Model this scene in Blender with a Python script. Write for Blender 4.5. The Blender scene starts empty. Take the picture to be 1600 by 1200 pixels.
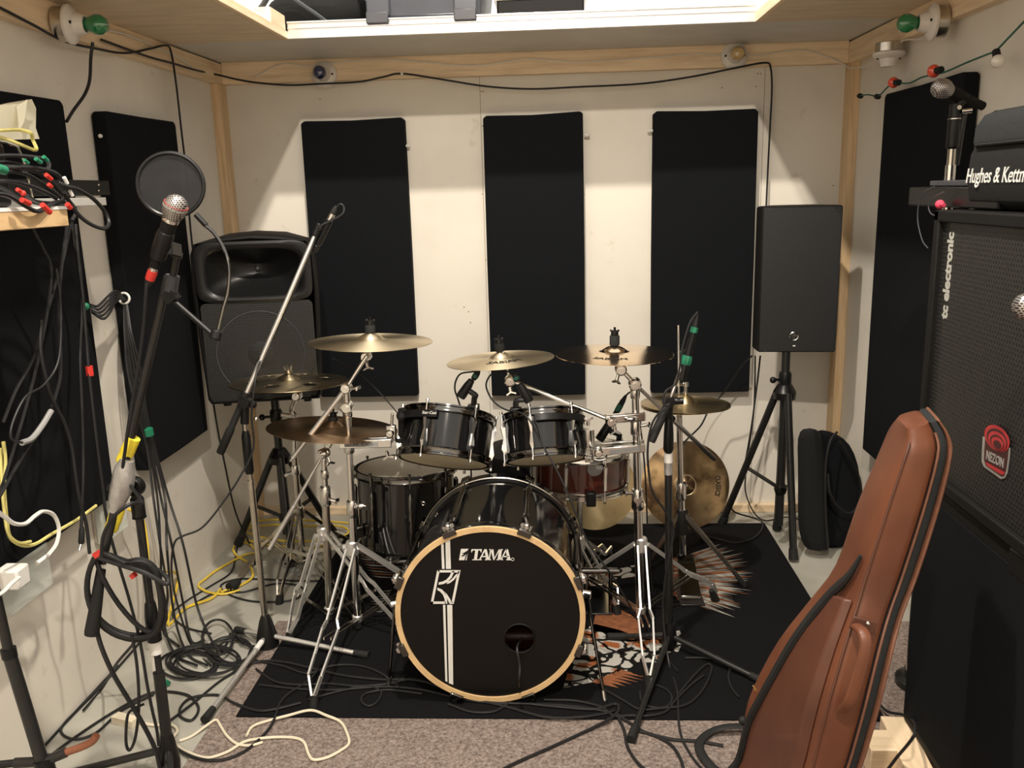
import bpy, bmesh, math, random
from mathutils import Vector, Matrix
random.seed(7)
V = Vector
PI = math.pi
col = bpy.context.scene.collection
# ------------------------------------------------------------------ camera model
FPX, PITCH, ROLL, YAW, CH = 1363.2, .21898, -.026867, .056924, 1.55
_cy, _sy = math.cos(YAW), math.sin(YAW)
FW = V((-_sy*math.cos(PITCH), _cy*math.cos(PITCH), -math.sin(PITCH)))
RT = V((_cy, _sy, 0)); UP = RT.cross(FW)
_c, _s = math.cos(ROLL), math.sin(ROLL)
R2 = _c*RT + _s*UP; U2 = -_s*RT + _c*UP
CAM = V((0, 0, CH))
def ray(x, y): return FW + R2*((x-800)/FPX) - U2*((y-600)/FPX)
def W(x, y, Y=4.0):
    d = ray(x, y); return CAM + d*(Y/d.y)
def XP(x, y, X):
    d = ray(x, y); return CAM + d*(X/d.x)
def FL(x, y, z=0.0):
    d = ray(x, y); return CAM + d*((z-CH)/d.z)

# ------------------------------------------------------------------ materials
M = {}
ANI = .25
def newmat(name):
    m = bpy.data.materials.new(name); m.use_nodes = True
    nt = m.node_tree; b = nt.nodes['Principled BSDF']
    M[name] = m
    return m, nt, b
def ramp(nt, stops):
    r = nt.nodes.new('ShaderNodeValToRGB'); el = r.color_ramp.elements
    while len(el) < len(stops): el.new(.5)
    for e, (p, c) in zip(el, stops):
        e.position = p; e.color = (*c, 1)
    return r
def coords(nt, scale=(1, 1, 1), kind='Object', rot=(0, 0, 0)):
    t = nt.nodes.new('ShaderNodeTexCoord'); mp = nt.nodes.new('ShaderNodeMapping')
    mp.inputs['Scale'].default_value = scale; mp.inputs['Rotation'].default_value = rot
    nt.links.new(t.outputs[kind], mp.inputs[0]); return mp.outputs[0]
def noise(nt, vec, scale, detail=3, rough=.5):
    n = nt.nodes.new('ShaderNodeTexNoise'); n.inputs['Scale'].default_value = scale
    n.inputs['Detail'].default_value = detail; n.inputs['Roughness'].default_value = rough
    nt.links.new(vec, n.inputs['Vector']); return n.outputs['Fac']
def bump(nt, b, h, strength=.2, dist=.005):
    n = nt.nodes.new('ShaderNodeBump'); n.inputs['Strength'].default_value = strength
    n.inputs['Distance'].default_value = dist
    nt.links.new(h, n.inputs['Height']); nt.links.new(n.outputs[0], b.inputs['Normal'])
def plain(name, c, rough=.5, metal=0., var=.12, nscale=40, bmp=0., coat=0., spec=.5, c2=None, dist=.002):
    m, nt, b = newmat(name)
    v = coords(nt); f = noise(nt, v, nscale)
    c2 = c2 or tuple(x*(1-var) for x in c)
    r = ramp(nt, [(.3, c2), (.7, c)])
    nt.links.new(f, r.inputs[0]); nt.links.new(r.outputs[0], b.inputs['Base Color'])
    b.inputs['Roughness'].default_value = rough; b.inputs['Metallic'].default_value = metal
    b.inputs['Specular IOR Level'].default_value = spec
    b.inputs['Coat Weight'].default_value = coat
    b.inputs['Coat Roughness'].default_value = .04
    if bmp: bump(nt, b, f, bmp, dist)
    return m
def wood(name, c1, c2, scale, knots=True, rough=.6):
    m, nt, b = newmat(name)
    v = coords(nt, scale)
    f = noise(nt, v, 3.0, 6, .6)
    r = ramp(nt, [(.3, c2), (.5, c1), (.72, tuple(x*1.12 for x in c1))])
    nt.links.new(f, r.inputs[0]); out = r.outputs[0]
    if knots:
        vo = nt.nodes.new('ShaderNodeTexVoronoi'); vo.inputs['Scale'].default_value = 1.0
        v2 = coords(nt, tuple(4.0 if s >= 3 else 1.6 for s in scale)); nt.links.new(v2, vo.inputs['Vector'])
        kr = ramp(nt, [(.035, (.16, .09, .045)), (.075, (1, 1, 1))])
        nt.links.new(vo.outputs['Distance'], kr.inputs[0])
        mx = nt.nodes.new('ShaderNodeMixRGB'); mx.blend_type = 'MULTIPLY'; mx.inputs[0].default_value = .8
        nt.links.new(out, mx.inputs[1]); nt.links.new(kr.outputs[0], mx.inputs[2]); out = mx.outputs[0]
    nt.links.new(out, b.inputs['Base Color']); b.inputs['Roughness'].default_value = rough
    bump(nt, b, f, .1, .002)
    return m
def cymbal_mat(name, c, c2, rough=.3, patchy=0.):
    m, nt, b = newmat(name)
    t = nt.nodes.new('ShaderNodeTexCoord')
    sub = nt.nodes.new('ShaderNodeVectorMath'); sub.operation = 'MULTIPLY'; sub.inputs[1].default_value = (1, 1, 0)
    nt.links.new(t.outputs['Object'], sub.inputs[0])
    ln = nt.nodes.new('ShaderNodeVectorMath'); ln.operation = 'LENGTH'; nt.links.new(sub.outputs[0], ln.inputs[0])
    cmb = nt.nodes.new('ShaderNodeCombineXYZ'); nt.links.new(ln.outputs['Value'], cmb.inputs[0])
    f = noise(nt, cmb.outputs[0], 260, 3, .7)
    g = noise(nt, t.outputs['Object'], 9, 3, .5)
    r = ramp(nt, [(.38, c2), (.62, c)]); nt.links.new(g, r.inputs[0])
    nt.links.new(r.outputs[0], b.inputs['Base Color'])
    b.inputs['Metallic'].default_value = 1; b.inputs['Roughness'].default_value = rough
    if patchy:
        rr = ramp(nt, [(.4, (rough,)*3), (.6, (patchy,)*3)]); nt.links.new(g, rr.inputs[0])
        nt.links.new(rr.outputs[0], b.inputs['Roughness'])
    tg = nt.nodes.new('ShaderNodeTangent'); tg.direction_type = 'RADIAL'; tg.axis = 'Z'
    nt.links.new(tg.outputs[0], b.inputs['Tangent']); b.inputs['Anisotropic'].default_value = 0 if rough < .2 else .75
    b.inputs['Anisotropic Rotation'].default_value = ANI
    bump(nt, b, f, .2, .0008)
    return m
def dots(name, base, hole, s, r, axes, rough=.5, metal=0.0):
    """perforated sheet: staggered round holes"""
    m, nt, b = newmat(name)
    t = nt.nodes.new('ShaderNodeTexCoord')
    res = []
    for off in (0, .5):
        mul = nt.nodes.new('ShaderNodeVectorMath'); mul.operation = 'MULTIPLY_ADD'
        sc = [s if i in axes else 0 for i in range(3)]; sc[axes[1]] = s*.577
        mul.inputs[1].default_value = sc; mul.inputs[2].default_value = (off, off, off)
        nt.links.new(t.outputs['Object'], mul.inputs[0])
        fr = nt.nodes.new('ShaderNodeVectorMath'); fr.operation = 'FRACTION'; nt.links.new(mul.outputs[0], fr.inputs[0])
        sb = nt.nodes.new('ShaderNodeVectorMath'); sb.operation = 'SUBTRACT'; sb.inputs[1].default_value = (.5,)*3
        nt.links.new(fr.outputs[0], sb.inputs[0])
        mk = nt.nodes.new('ShaderNodeVectorMath'); mk.operation = 'MULTIPLY'
        mm = [1 if i in axes else 0 for i in range(3)]; mm[axes[1]] = 1.732
        mk.inputs[1].default_value = mm; nt.links.new(sb.outputs[0], mk.inputs[0])
        ln = nt.nodes.new('ShaderNodeVectorMath'); ln.operation = 'LENGTH'; nt.links.new(mk.outputs[0], ln.inputs[0])
        res.append(ln.outputs['Value'])
    mn = nt.nodes.new('ShaderNodeMath'); mn.operation = 'MINIMUM'
    nt.links.new(res[0], mn.inputs[0]); nt.links.new(res[1], mn.inputs[1])
    rp = ramp(nt, [(r*.85, hole), (r, base)]); nt.links.new(mn.outputs[0], rp.inputs[0])
    nt.links.new(rp.outputs[0], b.inputs['Base Color'])
    b.inputs['Roughness'].default_value = rough; b.inputs['Metallic'].default_value = metal
    bump(nt, b, mn.outputs[0], .4, .002)
    return m
def clear(name, c=(1, 1, 1), rough=.1, alpha=None, trans=1.):
    m, nt, b = newmat(name)
    f = noise(nt, coords(nt), 20); r = ramp(nt, [(.3, tuple(x*.95 for x in c)), (.7, c)])
    nt.links.new(f, r.inputs[0]); nt.links.new(r.outputs[0], b.inputs['Base Color'])
    b.inputs['Roughness'].default_value = rough
    b.inputs['Transmission Weight'].default_value = trans; b.inputs['IOR'].default_value = 1.3
    if alpha is not None: b.inputs['Alpha'].default_value = alpha
    return m

def wall_mat():
    m, nt, b = newmat('wall_paint')
    v = coords(nt)
    f = noise(nt, v, 1.7, 4, .6); g = noise(nt, v, 9, 5, .7)
    r = ramp(nt, [(.25, (.63, .585, .515)), (.55, (.73, .69, .615)), (.8, (.76, .72, .645))])
    nt.links.new(f, r.inputs[0])
    sm = ramp(nt, [(.27, (.72, .67, .60)), (.36, (1, 1, 1))]); nt.links.new(g, sm.inputs[0])
    mx = nt.nodes.new('ShaderNodeMixRGB'); mx.blend_type = 'MULTIPLY'; mx.inputs[0].default_value = .5
    nt.links.new(r.outputs[0], mx.inputs[1]); nt.links.new(sm.outputs[0], mx.inputs[2])
    nt.links.new(mx.outputs[0], b.inputs['Base Color']); b.inputs['Roughness'].default_value = .75
    bump(nt, b, noise(nt, v, 180, 2), .06, .001)
wall_mat()
def carpet_mat():
    m, nt, b = newmat('carpet_pile')
    v = coords(nt)
    f = noise(nt, v, 95, 3, .8); g = noise(nt, v, 260, 2, .7); h = noise(nt, v, 3, 2)
    r = ramp(nt, [(.32, (.11, .082, .072)), (.5, (.235, .188, .165)), (.68, (.37, .305, .27))]); nt.links.new(f, r.inputs[0])
    r2 = ramp(nt, [(.3, (.75, .75, .75)), (.7, (1.15, 1.15, 1.15))]); nt.links.new(g, r2.inputs[0])
    mx = nt.nodes.new('ShaderNodeMixRGB'); mx.blend_type = 'MULTIPLY'; mx.inputs[0].default_value = 1
    nt.links.new(r.outputs[0], mx.inputs[1]); nt.links.new(r2.outputs[0], mx.inputs[2])
    nt.links.new(mx.outputs[0], b.inputs['Base Color']); b.inputs['Roughness'].default_value = .95
    b.inputs['Specular IOR Level'].default_value = .1
    bump(nt, b, g, .7, .006)
carpet_mat()
plain('concrete', (.42, .41, .36), .45, var=.3, nscale=5, c2=(.30, .29, .25), bmp=.05)
wood('pine', (.80, .63, .43), (.66, .49, .31), (1.2, 16, 16))
wood('pine_y', (.80, .63, .43), (.66, .49, .31), (16, 1.2, 16))
wood('pine_z', (.68, .49, .29), (.54, .36, .19), (16, 16, 1.2))
wood('plywood', (.66, .54, .40), (.56, .45, .32), (1.2, 6, 6), knots=True)
wood('hoop_wood', (.66, .46, .24), (.58, .38, .19), (6, 6, 6), knots=False, rough=.35)
wood('shelf_edge', (.55, .38, .20), (.36, .22, .10), (14, 3, 10), knots=False)
plain('ceiling_panel', (.66, .64, .60), .5, var=.12, nscale=6)
plain('aluminium', (.86, .86, .86), .22, .85, var=.06, nscale=8)
plain('black_felt', (.0085, .0095, .0115), .95, var=.3, nscale=300, bmp=.4, spec=.1)
plain('rug_black', (.0085, .0085, .0095), .95, var=.4, nscale=200, bmp=.5, spec=.08)
plain('black_plastic', (.0075, .0075, .008), .34, var=.2, nscale=60, bmp=.05, spec=.3)
plain('black_rough', (.0085, .008, .0078), .62, var=.3, nscale=120, bmp=.15, spec=.18)
plain('black_rubber', (.012, .012, .012), .7, var=.2, nscale=80, spec=.35)
plain('cable_black', (.015, .015, .0165), .5, var=.2, nscale=30, spec=.35)
plain('black_paint', (.014, .014, .014), .3, var=.2, nscale=30)
plain('grey_plastic', (.05, .052, .06), .4, var=.15, nscale=14)
plain('bin_grey', (.055, .06, .075), .35, var=.2, nscale=7)
plain('chrome', (.82, .81, .79), .17, 1., var=.05, nscale=20)
plain('dull_chrome', (.62, .58, .51), .24, 1., var=.15, nscale=20)
plain('satin_chrome', (.93, .92, .90), .38, .9, var=.05, nscale=20)
plain('black_nickel', (.16, .155, .15), .12, 1., var=.15, nscale=20)
plain('gloss_black', (.006, .006, .0065), .10, var=.2, nscale=10, coat=.25)
plain('front_head', (.005, .0047, .0044), .30, var=.15, nscale=4, spec=.3)
plain('drum_skin', (.70, .65, .54), .5, var=.12, nscale=8)
plain('resonant_skin', (.80, .70, .50), .6, var=.12, nscale=8)
plain('red_shell', (.10, .022, .014), .15, var=.35, nscale=14, coat=1.)
plain('white_print', (.72, .72, .69), .5, var=.06)
plain('white_plastic', (.78, .77, .74), .4, var=.06)
plain('porcelain', (.72, .68, .63), .3, var=.06)
plain('cream_cord', (.74, .67, .52), .5, var=.1)
plain('yellow_cord', (.78, .56, .06), .45, var=.15)
plain('yellow_tape', (.90, .74, .05), .5, var=.15, nscale=60, bmp=.5)
plain('pale_yellow', (.80, .72, .25), .5, var=.15)
plain('silver_tape', (.50, .49, .48), .32, .55, var=.25, nscale=50, bmp=.8)
plain('green_tape', (.012, .19, .10), .5, var=.2)
plain('dark_green_tape', (.010, .10, .07), .5, var=.2)
plain('red_tape', (.62, .035, .025), .5, var=.2)
plain('green_bulb', (.02, .20, .07), .15, var=.2, coat=1)
plain('red_bulb', (.75, .07, .03), .15, var=.2, coat=1)
plain('blue_bulb', (.02, .025, .09), .12, var=.2, coat=1)
plain('amber_bulb', (.60, .42, .18), .15, var=.2, coat=1)
plain('white_bulb', (.75, .70, .62), .15, var=.05, coat=1)
plain('leather', (.155, .054, .026), .44, var=.35, nscale=6, bmp=.15, c2=(.10, .034, .018), spec=.4)
plain('leather_grain_shaded', (.095, .033, .018), .48, var=.3, nscale=9, bmp=.2, c2=(.07, .024, .014))  # darker pocket leather, with the shade low on the bag put into its colour
plain('leather_edge', (.17, .07, .04), .5, var=.2)
plain('gold_print', (.6, .36, .12), .4, .4)
plain('grey_cloth', (.024, .026, .028), .9, var=.25, nscale=150, bmp=.3, spec=.2)
plain('bag_cloth', (.011, .0115, .012), .85, var=.3, nscale=150, bmp=.3, spec=.25)
plain('duct_grey', (.06, .07, .075), .5, var=.15)
plain('paper', (.90, .85, .66), .7, var=.1, nscale=7)
plain('brown_rubber', (.26, .09, .045), .5, var=.2)
plain('badge_red', (.42, .03, .035), .4, var=.2)
plain('badge_dark', (.05, .012, .012), .4, var=.2)
plain('badge_grey', (.28, .26, .24), .4, var=.2)
plain('logo_grey', (.42, .42, .38), .4, var=.1)
plain('label_grey', (.30, .30, .30), .4, var=.1)
plain('pink_foam', (.75, .06, .12), .8, var=.2)
plain('dark_gap', (.012, .012, .012), .9)
plain('seam_line', (.33, .29, .24), .9)
plain('print_white', (.34, .33, .30), .9, var=.35, nscale=60)
plain('print_orange', (.25, .085, .03), .9, var=.45, nscale=40)
cymbal_mat('brass', (.88, .77, .57), (.80, .69, .49), .40)
cymbal_mat('brass_bright', (.86, .68, .48), (.78, .60, .40), .13)
cymbal_mat('brass_dark', (.50, .42, .28), (.36, .29, .18), .34)
cymbal_mat('brass_brown', (.40, .28, .18), (.26, .17, .10), .38)
cymbal_mat('brass_gold', (.80, .58, .33), (.24, .155, .09), .30, patchy=.2)
cymbal_mat('brass_plain', (.62, .50, .30), (.46, .36, .2), .34)
plain('cymbal_ink', (.012, .010, .008), .6)
clear('clear_plastic', (.85, .9, .85), .15, alpha=.45, trans=.3)
dots('grille_holes', (.020, .020, .019), (.004, .004, .004), 82, .37, (1, 2), .45)
dots('hex_grille', (.0115, .0115, .0115), (.002, .002, .002), 105, .40, (0, 2), .55, 0)
dots('fine_grille', (.011, .012, .0135), (.004, .004, .005), 160, .34, (0, 2), .5)
dots('mic_mesh', (.55, .52, .50), (.09, .08, .08), 200, .40, (0, 2), .3, .8)
def mesh_cloth():
    m, nt, b = newmat('pop_mesh')
    f = noise(nt, coords(nt), 30); r = ramp(nt, [(.3, (.010, .010, .011)), (.7, (.015, .015, .016))])
    nt.links.new(f, r.inputs[0]); nt.links.new(r.outputs[0], b.inputs['Base Color'])
    b.inputs['Roughness'].default_value = .9; b.inputs['Alpha'].default_value = .86
mesh_cloth()
def print_mat():
    m, nt, b = newmat('printed_scales')
    v = coords(nt)
    w = nt.nodes.new('ShaderNodeTexNoise'); w.inputs['Scale'].default_value = 9; nt.links.new(v, w.inputs['Vector'])
    ad = nt.nodes.new('ShaderNodeMixRGB'); ad.inputs[0].default_value = .14
    nt.links.new(v, ad.inputs[1]); nt.links.new(w.outputs['Color'], ad.inputs[2])
    vo = nt.nodes.new('ShaderNodeTexVoronoi'); vo.feature = 'DISTANCE_TO_EDGE'; vo.inputs['Scale'].default_value = 19
    nt.links.new(ad.outputs[0], vo.inputs['Vector'])
    g = noise(nt, v, 14, 2)
    cr = ramp(nt, [(.40, (.26, .085, .03)), (.46, (.40, .385, .35))]); nt.links.new(g, cr.inputs[0])
    er = ramp(nt, [(.09, (.02, .02, .02)), (.13, (1, 1, 1))]); nt.links.new(vo.outputs['Distance'], er.inputs[0])
    mx = nt.nodes.new('ShaderNodeMixRGB'); mx.blend_type = 'MULTIPLY'; mx.inputs[0].default_value = 1
    nt.links.new(cr.outputs[0], mx.inputs[1]); nt.links.new(er.outputs[0], mx.inputs[2])
    nt.links.new(mx.outputs[0], b.inputs['Base Color']); b.inputs['Roughness'].default_value = .95
    b.inputs['Specular IOR Level'].default_value = .1
print_mat()

# ------------------------------------------------------------------ mesh builder
def frame(ax):
    ax = V(ax).normalized()
    h = V((0, 0, 1)) if abs(ax.z) < .95 else V((0, 1, 0))
    u = h.cross(ax).normalized(); v = ax.cross(u)
    return u, v, ax
def smooth(pts, n=6, closed=False):
    pts = [V(p) for p in pts]; out = []; N = len(pts)
    if N < 3: return pts
    rng = range(N if closed else N-1)
    for i in rng:
        p1, p2 = pts[i], pts[(i+1) % N]
        p0 = pts[i-1] if (i > 0 or closed) else p1*2-p2
        p3 = pts[(i+2) % N] if (i+2 < N or closed) else p2*2-p1
        for k in range(n):
            t = k/n
            out.append(.5*((2*p1)+(-p0+p2)*t+(2*p0-5*p1+4*p2-p3)*t*t+(-p0+3*p1-3*p2+p3)*t**3))
    if not closed: out.append(pts[-1])
    return out
class MB:
    def __init__(s): s.v = []; s.f = []
    def add(s, vs, fs):
        o = len(s.v); s.v += [V(p) for p in vs]; s.f += [tuple(i+o for i in f) for f in fs]; return s
    def box(s, lo, hi, mat=None):
        x0, y0, z0 = lo; x1, y1, z1 = hi
        vs = [V(p) for p in ((x0,y0,z0),(x1,y0,z0),(x1,y1,z0),(x0,y1,z0),(x0,y0,z1),(x1,y0,z1),(x1,y1,z1),(x0,y1,z1))]
        if mat: vs = [mat @ p for p in vs]
        return s.add(vs, [(0,3,2,1),(4,5,6,7),(0,1,5,4),(1,2,6,5),(2,3,7,6),(3,0,4,7)])
    def bar(s, a, b, w, h, up=(0, 0, 1)):
        """rectangular bar from a to b; w across, h along up"""
        a, b = V(a), V(b); d = (b-a).normalized(); up = V(up)
        if abs(up.dot(d)) > .98: up = V((0, 1, 0))
        x = d.cross(up).normalized(); y = x.cross(d)
        vs = [p + x*(sx*w/2) + y*(sy*h/2) for p in (a, b) for sx, sy in ((-1,-1),(1,-1),(1,1),(-1,1))]
        return s.add(vs, [(0,3,2,1),(4,5,6,7),(0,1,5,4),(1,2,6,5),(2,3,7,6),(3,0,4,7)])
    def lathe(s, prof, o=(0, 0, 0), ax=(0, 0, 1), n=24, caps=True, phase=0):
        o = V(o); u, v, a = frame(ax); base = len(s.v)
        for r, h in prof:
            for k in range(n):
                t = 2*PI*k/n+phase; s.v.append(o + a*h + u*(r*math.cos(t)) + v*(r*math.sin(t)))
        m = len(prof)
        for i in range(m-1):
            for k in range(n):
                k2 = (k+1) % n
                s.f.append((base+i*n+k, base+i*n+k2, base+(i+1)*n+k2, base+(i+1)*n+k))
        if caps:
            if prof[0][0] > 1e-5: s.f.append(tuple(base+k for k in range(n))[::-1])
            if prof[-1][0] > 1e-5: s.f.append(tuple(base+(m-1)*n+k for k in range(n)))
        return s
    def cyl(s, a, b, r, r2=None, n=12):
        a, b = V(a), V(b); return s.lathe([(r, 0), (r if r2 is None else r2, (b-a).length)], a, b-a, n)
    def sph(s, c, r, n=16, sc=(1, 1, 1), ax=(0, 0, 1)):
        m = max(6, n//2)
        return s.lathe([(max(1e-6, r*math.sin(PI*i/m))*sc[0], -r*math.cos(PI*i/m)*sc[2]) for i in range(m+1)], c, ax, n, caps=False)
    def tube(s, pts, r, n=8, closed=False, flat=1.):
        pts = [V(p) for p in pts]; N = len(pts); base = len(s.v); up = None
        rr = r if callable(r) else (lambda t: r)
        for i, p in enumerate(pts):
            if closed: d = pts[(i+1) % N]-pts[i-1]
            else: d = pts[min(i+1, N-1)]-pts[max(i-1, 0)]
            if d.length < 1e-9: d = V((0, 0, 1))
            d.normalize()
            if up is None: up = V((0, 0, 1)) if abs(d.z) < .9 else V((1, 0, 0))
            x = up.cross(d)
            if x.length < 1e-6: x = V((1, 0, 0)).cross(d)
            x.normalize(); y = d.cross(x).normalized(); up = y
            q = rr(i/max(1, N-1))
            for k in range(n):
                t = 2*PI*k/n; s.v.append(p + x*(q*math.cos(t)) + y*(q*flat*math.sin(t)))
        for i in range(N if closed else N-1):
            j = (i+1) % N
            for k in range(n):
                k2 = (k+1) % n; s.f.append((base+i*n+k, base+i*n+k2, base+j*n+k2, base+j*n+k))
        if not closed:
            s.f.append(tuple(base+k for k in range(n))[::-1]); s.f.append(tuple(base+(N-1)*n+k for k in range(n)))
        return s
    def torus(s, c, R, r, ax=(0, 0, 1), n=40, m=8, a0=0, a1=2*PI, flat=1.):
        u, v, a = frame(ax); c = V(c)
        full = abs(a1-a0-2*PI) < 1e-6
        pts = [c + u*(R*math.cos(a0+(a1-a0)*i/n)) + v*(R*math.sin(a0+(a1-a0)*i/n)) for i in range(n if full else n+1)]
        return s.tube(pts, r, m, closed=full, flat=flat)
    def prism(s, poly, off):
        """poly: list of 3D points (planar), extruded by vector off"""
        poly = [V(p) for p in poly]; n = len(poly); off = V(off); o = len(s.v)
        s.v += poly + [p+off for p in poly]
        s.f.append(tuple(range(o, o+n))[::-1]); s.f.append(tuple(range(o+n, o+2*n)))
        for i in range(n):
            j = (i+1) % n; s.f.append((o+i, o+j, o+n+j, o+n+i))
        return s
    def loft(s, rings, closed_ends=True):
        n = len(rings[0]); o = len(s.v)
        for r in rings: s.v += [V(p) for p in r]
        for i in range(len(rings)-1):
            for k in range(n):
                k2 = (k+1) % n; s.f.append((o+i*n+k, o+i*n+k2, o+(i+1)*n+k2, o+(i+1)*n+k))
        if closed_ends:
            s.f.append(tuple(o+k for k in range(n))[::-1]); s.f.append(tuple(o+(len(rings)-1)*n+k for k in range(n)))
        return s
def wloc(o):
    l = V((0, 0, 0))
    while o: l += o.location; o = o.parent
    return l
def obj(name, mb, mat, parent=None, bev=0, seg=2, angle=35, sub=0, rot=None, origin=None):
    me = bpy.data.meshes.new(name)
    if parent is None:
        if origin is None:
            xs = [p.x for p in mb.v]; ys = [p.y for p in mb.v]; zs = [p.z for p in mb.v]
            origin = V(((min(xs)+max(xs))/2, (min(ys)+max(ys))/2, min(zs)))
        off = V(origin)
    else: off = wloc(parent)
    if rot is not None:                      # own local frame: rot matrix + origin, so object coords follow the shape
        R = rot.to_3x3(); org = V(origin); Ri = R.inverted()
        vs = [Ri @ (p-org) for p in mb.v]
    else: vs = [p-off for p in mb.v]
    me.from_pydata([tuple(p) for p in vs], [], mb.f); me.validate()
    bm = bmesh.new(); bm.from_mesh(me); bmesh.ops.recalc_face_normals(bm, faces=bm.faces)
    bm.to_mesh(me); bm.free()
    for p in me.polygons: p.use_smooth = True
    me.set_sharp_from_angle(angle=math.radians(angle))
    me.materials.append(M[mat] if isinstance(mat, str) else mat)
    o = bpy.data.objects.new(name, me); col.objects.link(o)
    if rot is not None:
        o.rotation_euler = rot.to_euler(); o.location = org - (wloc(parent) if parent else V((0, 0, 0)))
    elif parent is None: o.location = off
    if parent: o.parent = parent
    if bev:
        b = o.modifiers.new('bevel', 'BEVEL'); b.width = bev; b.segments = seg; b.limit_method = 'ANGLE'
        b.angle_limit = math.radians(40)
    if sub:
        b = o.modifiers.new('sub', 'SUBSURF'); b.levels = sub; b.render_levels = sub
    return o
def tag(o, label, cat, group=None):
    o['label'] = label; o['category'] = cat
    if group: o['group'] = group
    return o
def thing(name, label, cat, loc, group=None):
    o = bpy.data.objects.new(name, None); col.objects.link(o); o.location = V(loc); o.empty_display_size = .05
    return tag(o, label, cat, group)
def struct(name, mb, mat, bev=0, parent=None):
    o = obj(name, mb, mat, parent, bev=bev)
    if parent is None: o['kind'] = 'structure'
    return o
def text_mb(txt, height, org, xdir, ydir, shear=0, bold=0., depth=.001, width=None, space=1.):
    """letters as solid geometry; org = lower left"""
    c = bpy.data.curves.new('t', 'FONT'); c.body = txt; c.size = 1; c.shear = shear; c.offset = bold; c.space_character = space
    c.resolution_u = 4
    o = bpy.data.objects.new('t', c); col.objects.link(o)
    dg = bpy.context.evaluated_depsgraph_get(); me = bpy.data.meshes.new_from_object(o.evaluated_get(dg))
    xs = [v.co.x for v in me.vertices]; ys = [v.co.y for v in me.vertices]
    sy = height/.72; sx = sy if width is None else width/(max(xs)-min(xs))
    xd, yd = V(xdir).normalized(), V(ydir).normalized(); nz = xd.cross(yd)
    mb = MB(); x0 = min(xs)
    P = [V(org) + xd*((v.co.x-x0)*sx) + yd*(v.co.y*sy) for v in me.vertices]
    n = len(P); mb.v = P + [p+nz*depth for p in P]
    for f in me.polygons:
        vs = list(f.vertices); mb.f.append(tuple(vs)[::-1]); mb.f.append(tuple(i+n for i in vs))
    from collections import Counter
    ec = Counter(); ed = {}
    for f in me.polygons:
        vs = list(f.vertices)
        for a, b in zip(vs, vs[1:]+vs[:1]): ec[frozenset((a, b))] += 1; ed[frozenset((a, b))] = (a, b)
    for k, cnt in ec.items():
        if cnt == 1: a, b = ed[k]; mb.f.append((a, b, b+n, a+n))
    bpy.data.objects.remove(o); bpy.data.curves.remove(c); bpy.data.meshes.remove(me)
    return mb

# ------------------------------------------------------------------ room
XL, XR, YB, YF, ZC = -1.524, 1.291, 4.06, -1.4, 2.135
struct('floor', MB().box((XL-.1, YF-.1, -.08), (XR+.1, YB+.1, 0)), 'concrete')
struct('wall_back', MB().box((XL-.1, YB, 0), (XR+.1, YB+.1, ZC+.02)), 'wall_paint')
struct('wall_left', MB().box((XL-.1, YF, 0), (XL, YB, ZC+.02)), 'wall_paint')
struct('wall_right', MB().box((XR, YF, 0), (XR+.1, YB, ZC+.02)), 'wall_paint')
struct('wall_front', MB().box((XL-.1, YF-.1, 0), (XR+.1, YF, ZC+.02)), 'wall_paint')
OXL, OXR, OY = -1.012, .735, 3.48      # the opening in the ceiling
c = struct('ceiling', MB().box((XL-.1, OY, ZC), (XR+.1, YB+.1, ZC+.018)), 'ceiling_panel')
struct('ceiling_left', MB().box((XL-.1, 1.80, ZC-.006), (OXL-.02, OY, ZC+.012)), 'plywood')
struct('ceiling_right', MB().box((OXR+.02, 1.80, ZC-.006), (XR+.1, OY, ZC+.012)), 'plywood')
# lumber
struct('trim_1', MB().box((XL+.038, 4.022, 2.042), (XR-.038, YB, ZC)), 'pine', .002)
struct('trim_2', MB().box((XL, YF, 2.042), (XL+.038, YB, ZC-.006)), 'pine_y', .002)
struct('trim_3', MB().box((XR-.038, YF, 2.042), (XR, YB, ZC-.006)), 'pine_y', .002)
struct('trim_4', MB().box((XL, 3.971, 0), (XL+.038, YB, 2.042)), 'pine_z', .002)
struct('trim_5', MB().box((XR-.038, 3.971, 0), (XR, YB, 2.042)), 'pine_z', .002)
struct('trim_6', MB().box((OXL-.02, 1.8, ZC-.006), (OXL, OY-.01, ZC+.022)).box((OXL-.06, 3.28, ZC+.0225), (OXL-.002, OY-.03, ZC+.075)), 'pine_y', .002)
struct('trim_7', MB().box((OXR, 1.8, ZC-.006), (OXR+.02, OY-.01, ZC+.03)), 'pine_y', .002)
# white metal channel along the far edge of the opening
mt = MB(); mt.box((OXL, OY-.012, ZC-.004), (OXR, OY, ZC+.052)); mt.box((OXL, OY-.02, ZC-.006), (OXR, OY+.004, ZC+.002))
mt.box((OXL, OY-.018, ZC+.03), (OXR, OY, ZC+.034)); mt.box((OXL, OY-.02, ZC+.050), (OXR, OY+.01, ZC+.056))
struct('trim_8', mt, 'aluminium', .001)
struct('baseboard_back', MB().box((XL+.038, 4.03, 0), (XR-.038, YB, .038)), 'pine', .002)
# drywall seams and screw heads
mb = MB()
for px in (755, 1189): 
    p = W(px, 300, YB-.0008); mb.box((p.x-.0012, YB-.0008, .04), (p.x+.0012, YB+.001, 2.042))
for px, py in ((755,143),(752,143),(754,197),(912,304),(641,374),(759,406),(912,388),(500,155),(1128,137),(1189,115),(1184,115),(1181,135),(1302,290),(754,303),(725,480),(732,487),(735,504)):
    p = W(px, py, YB-.001); mb.cyl(p, p+V((0, .003, 0)), .0035, n=8)
struct('trim_9', mb, 'seam_line')
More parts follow.
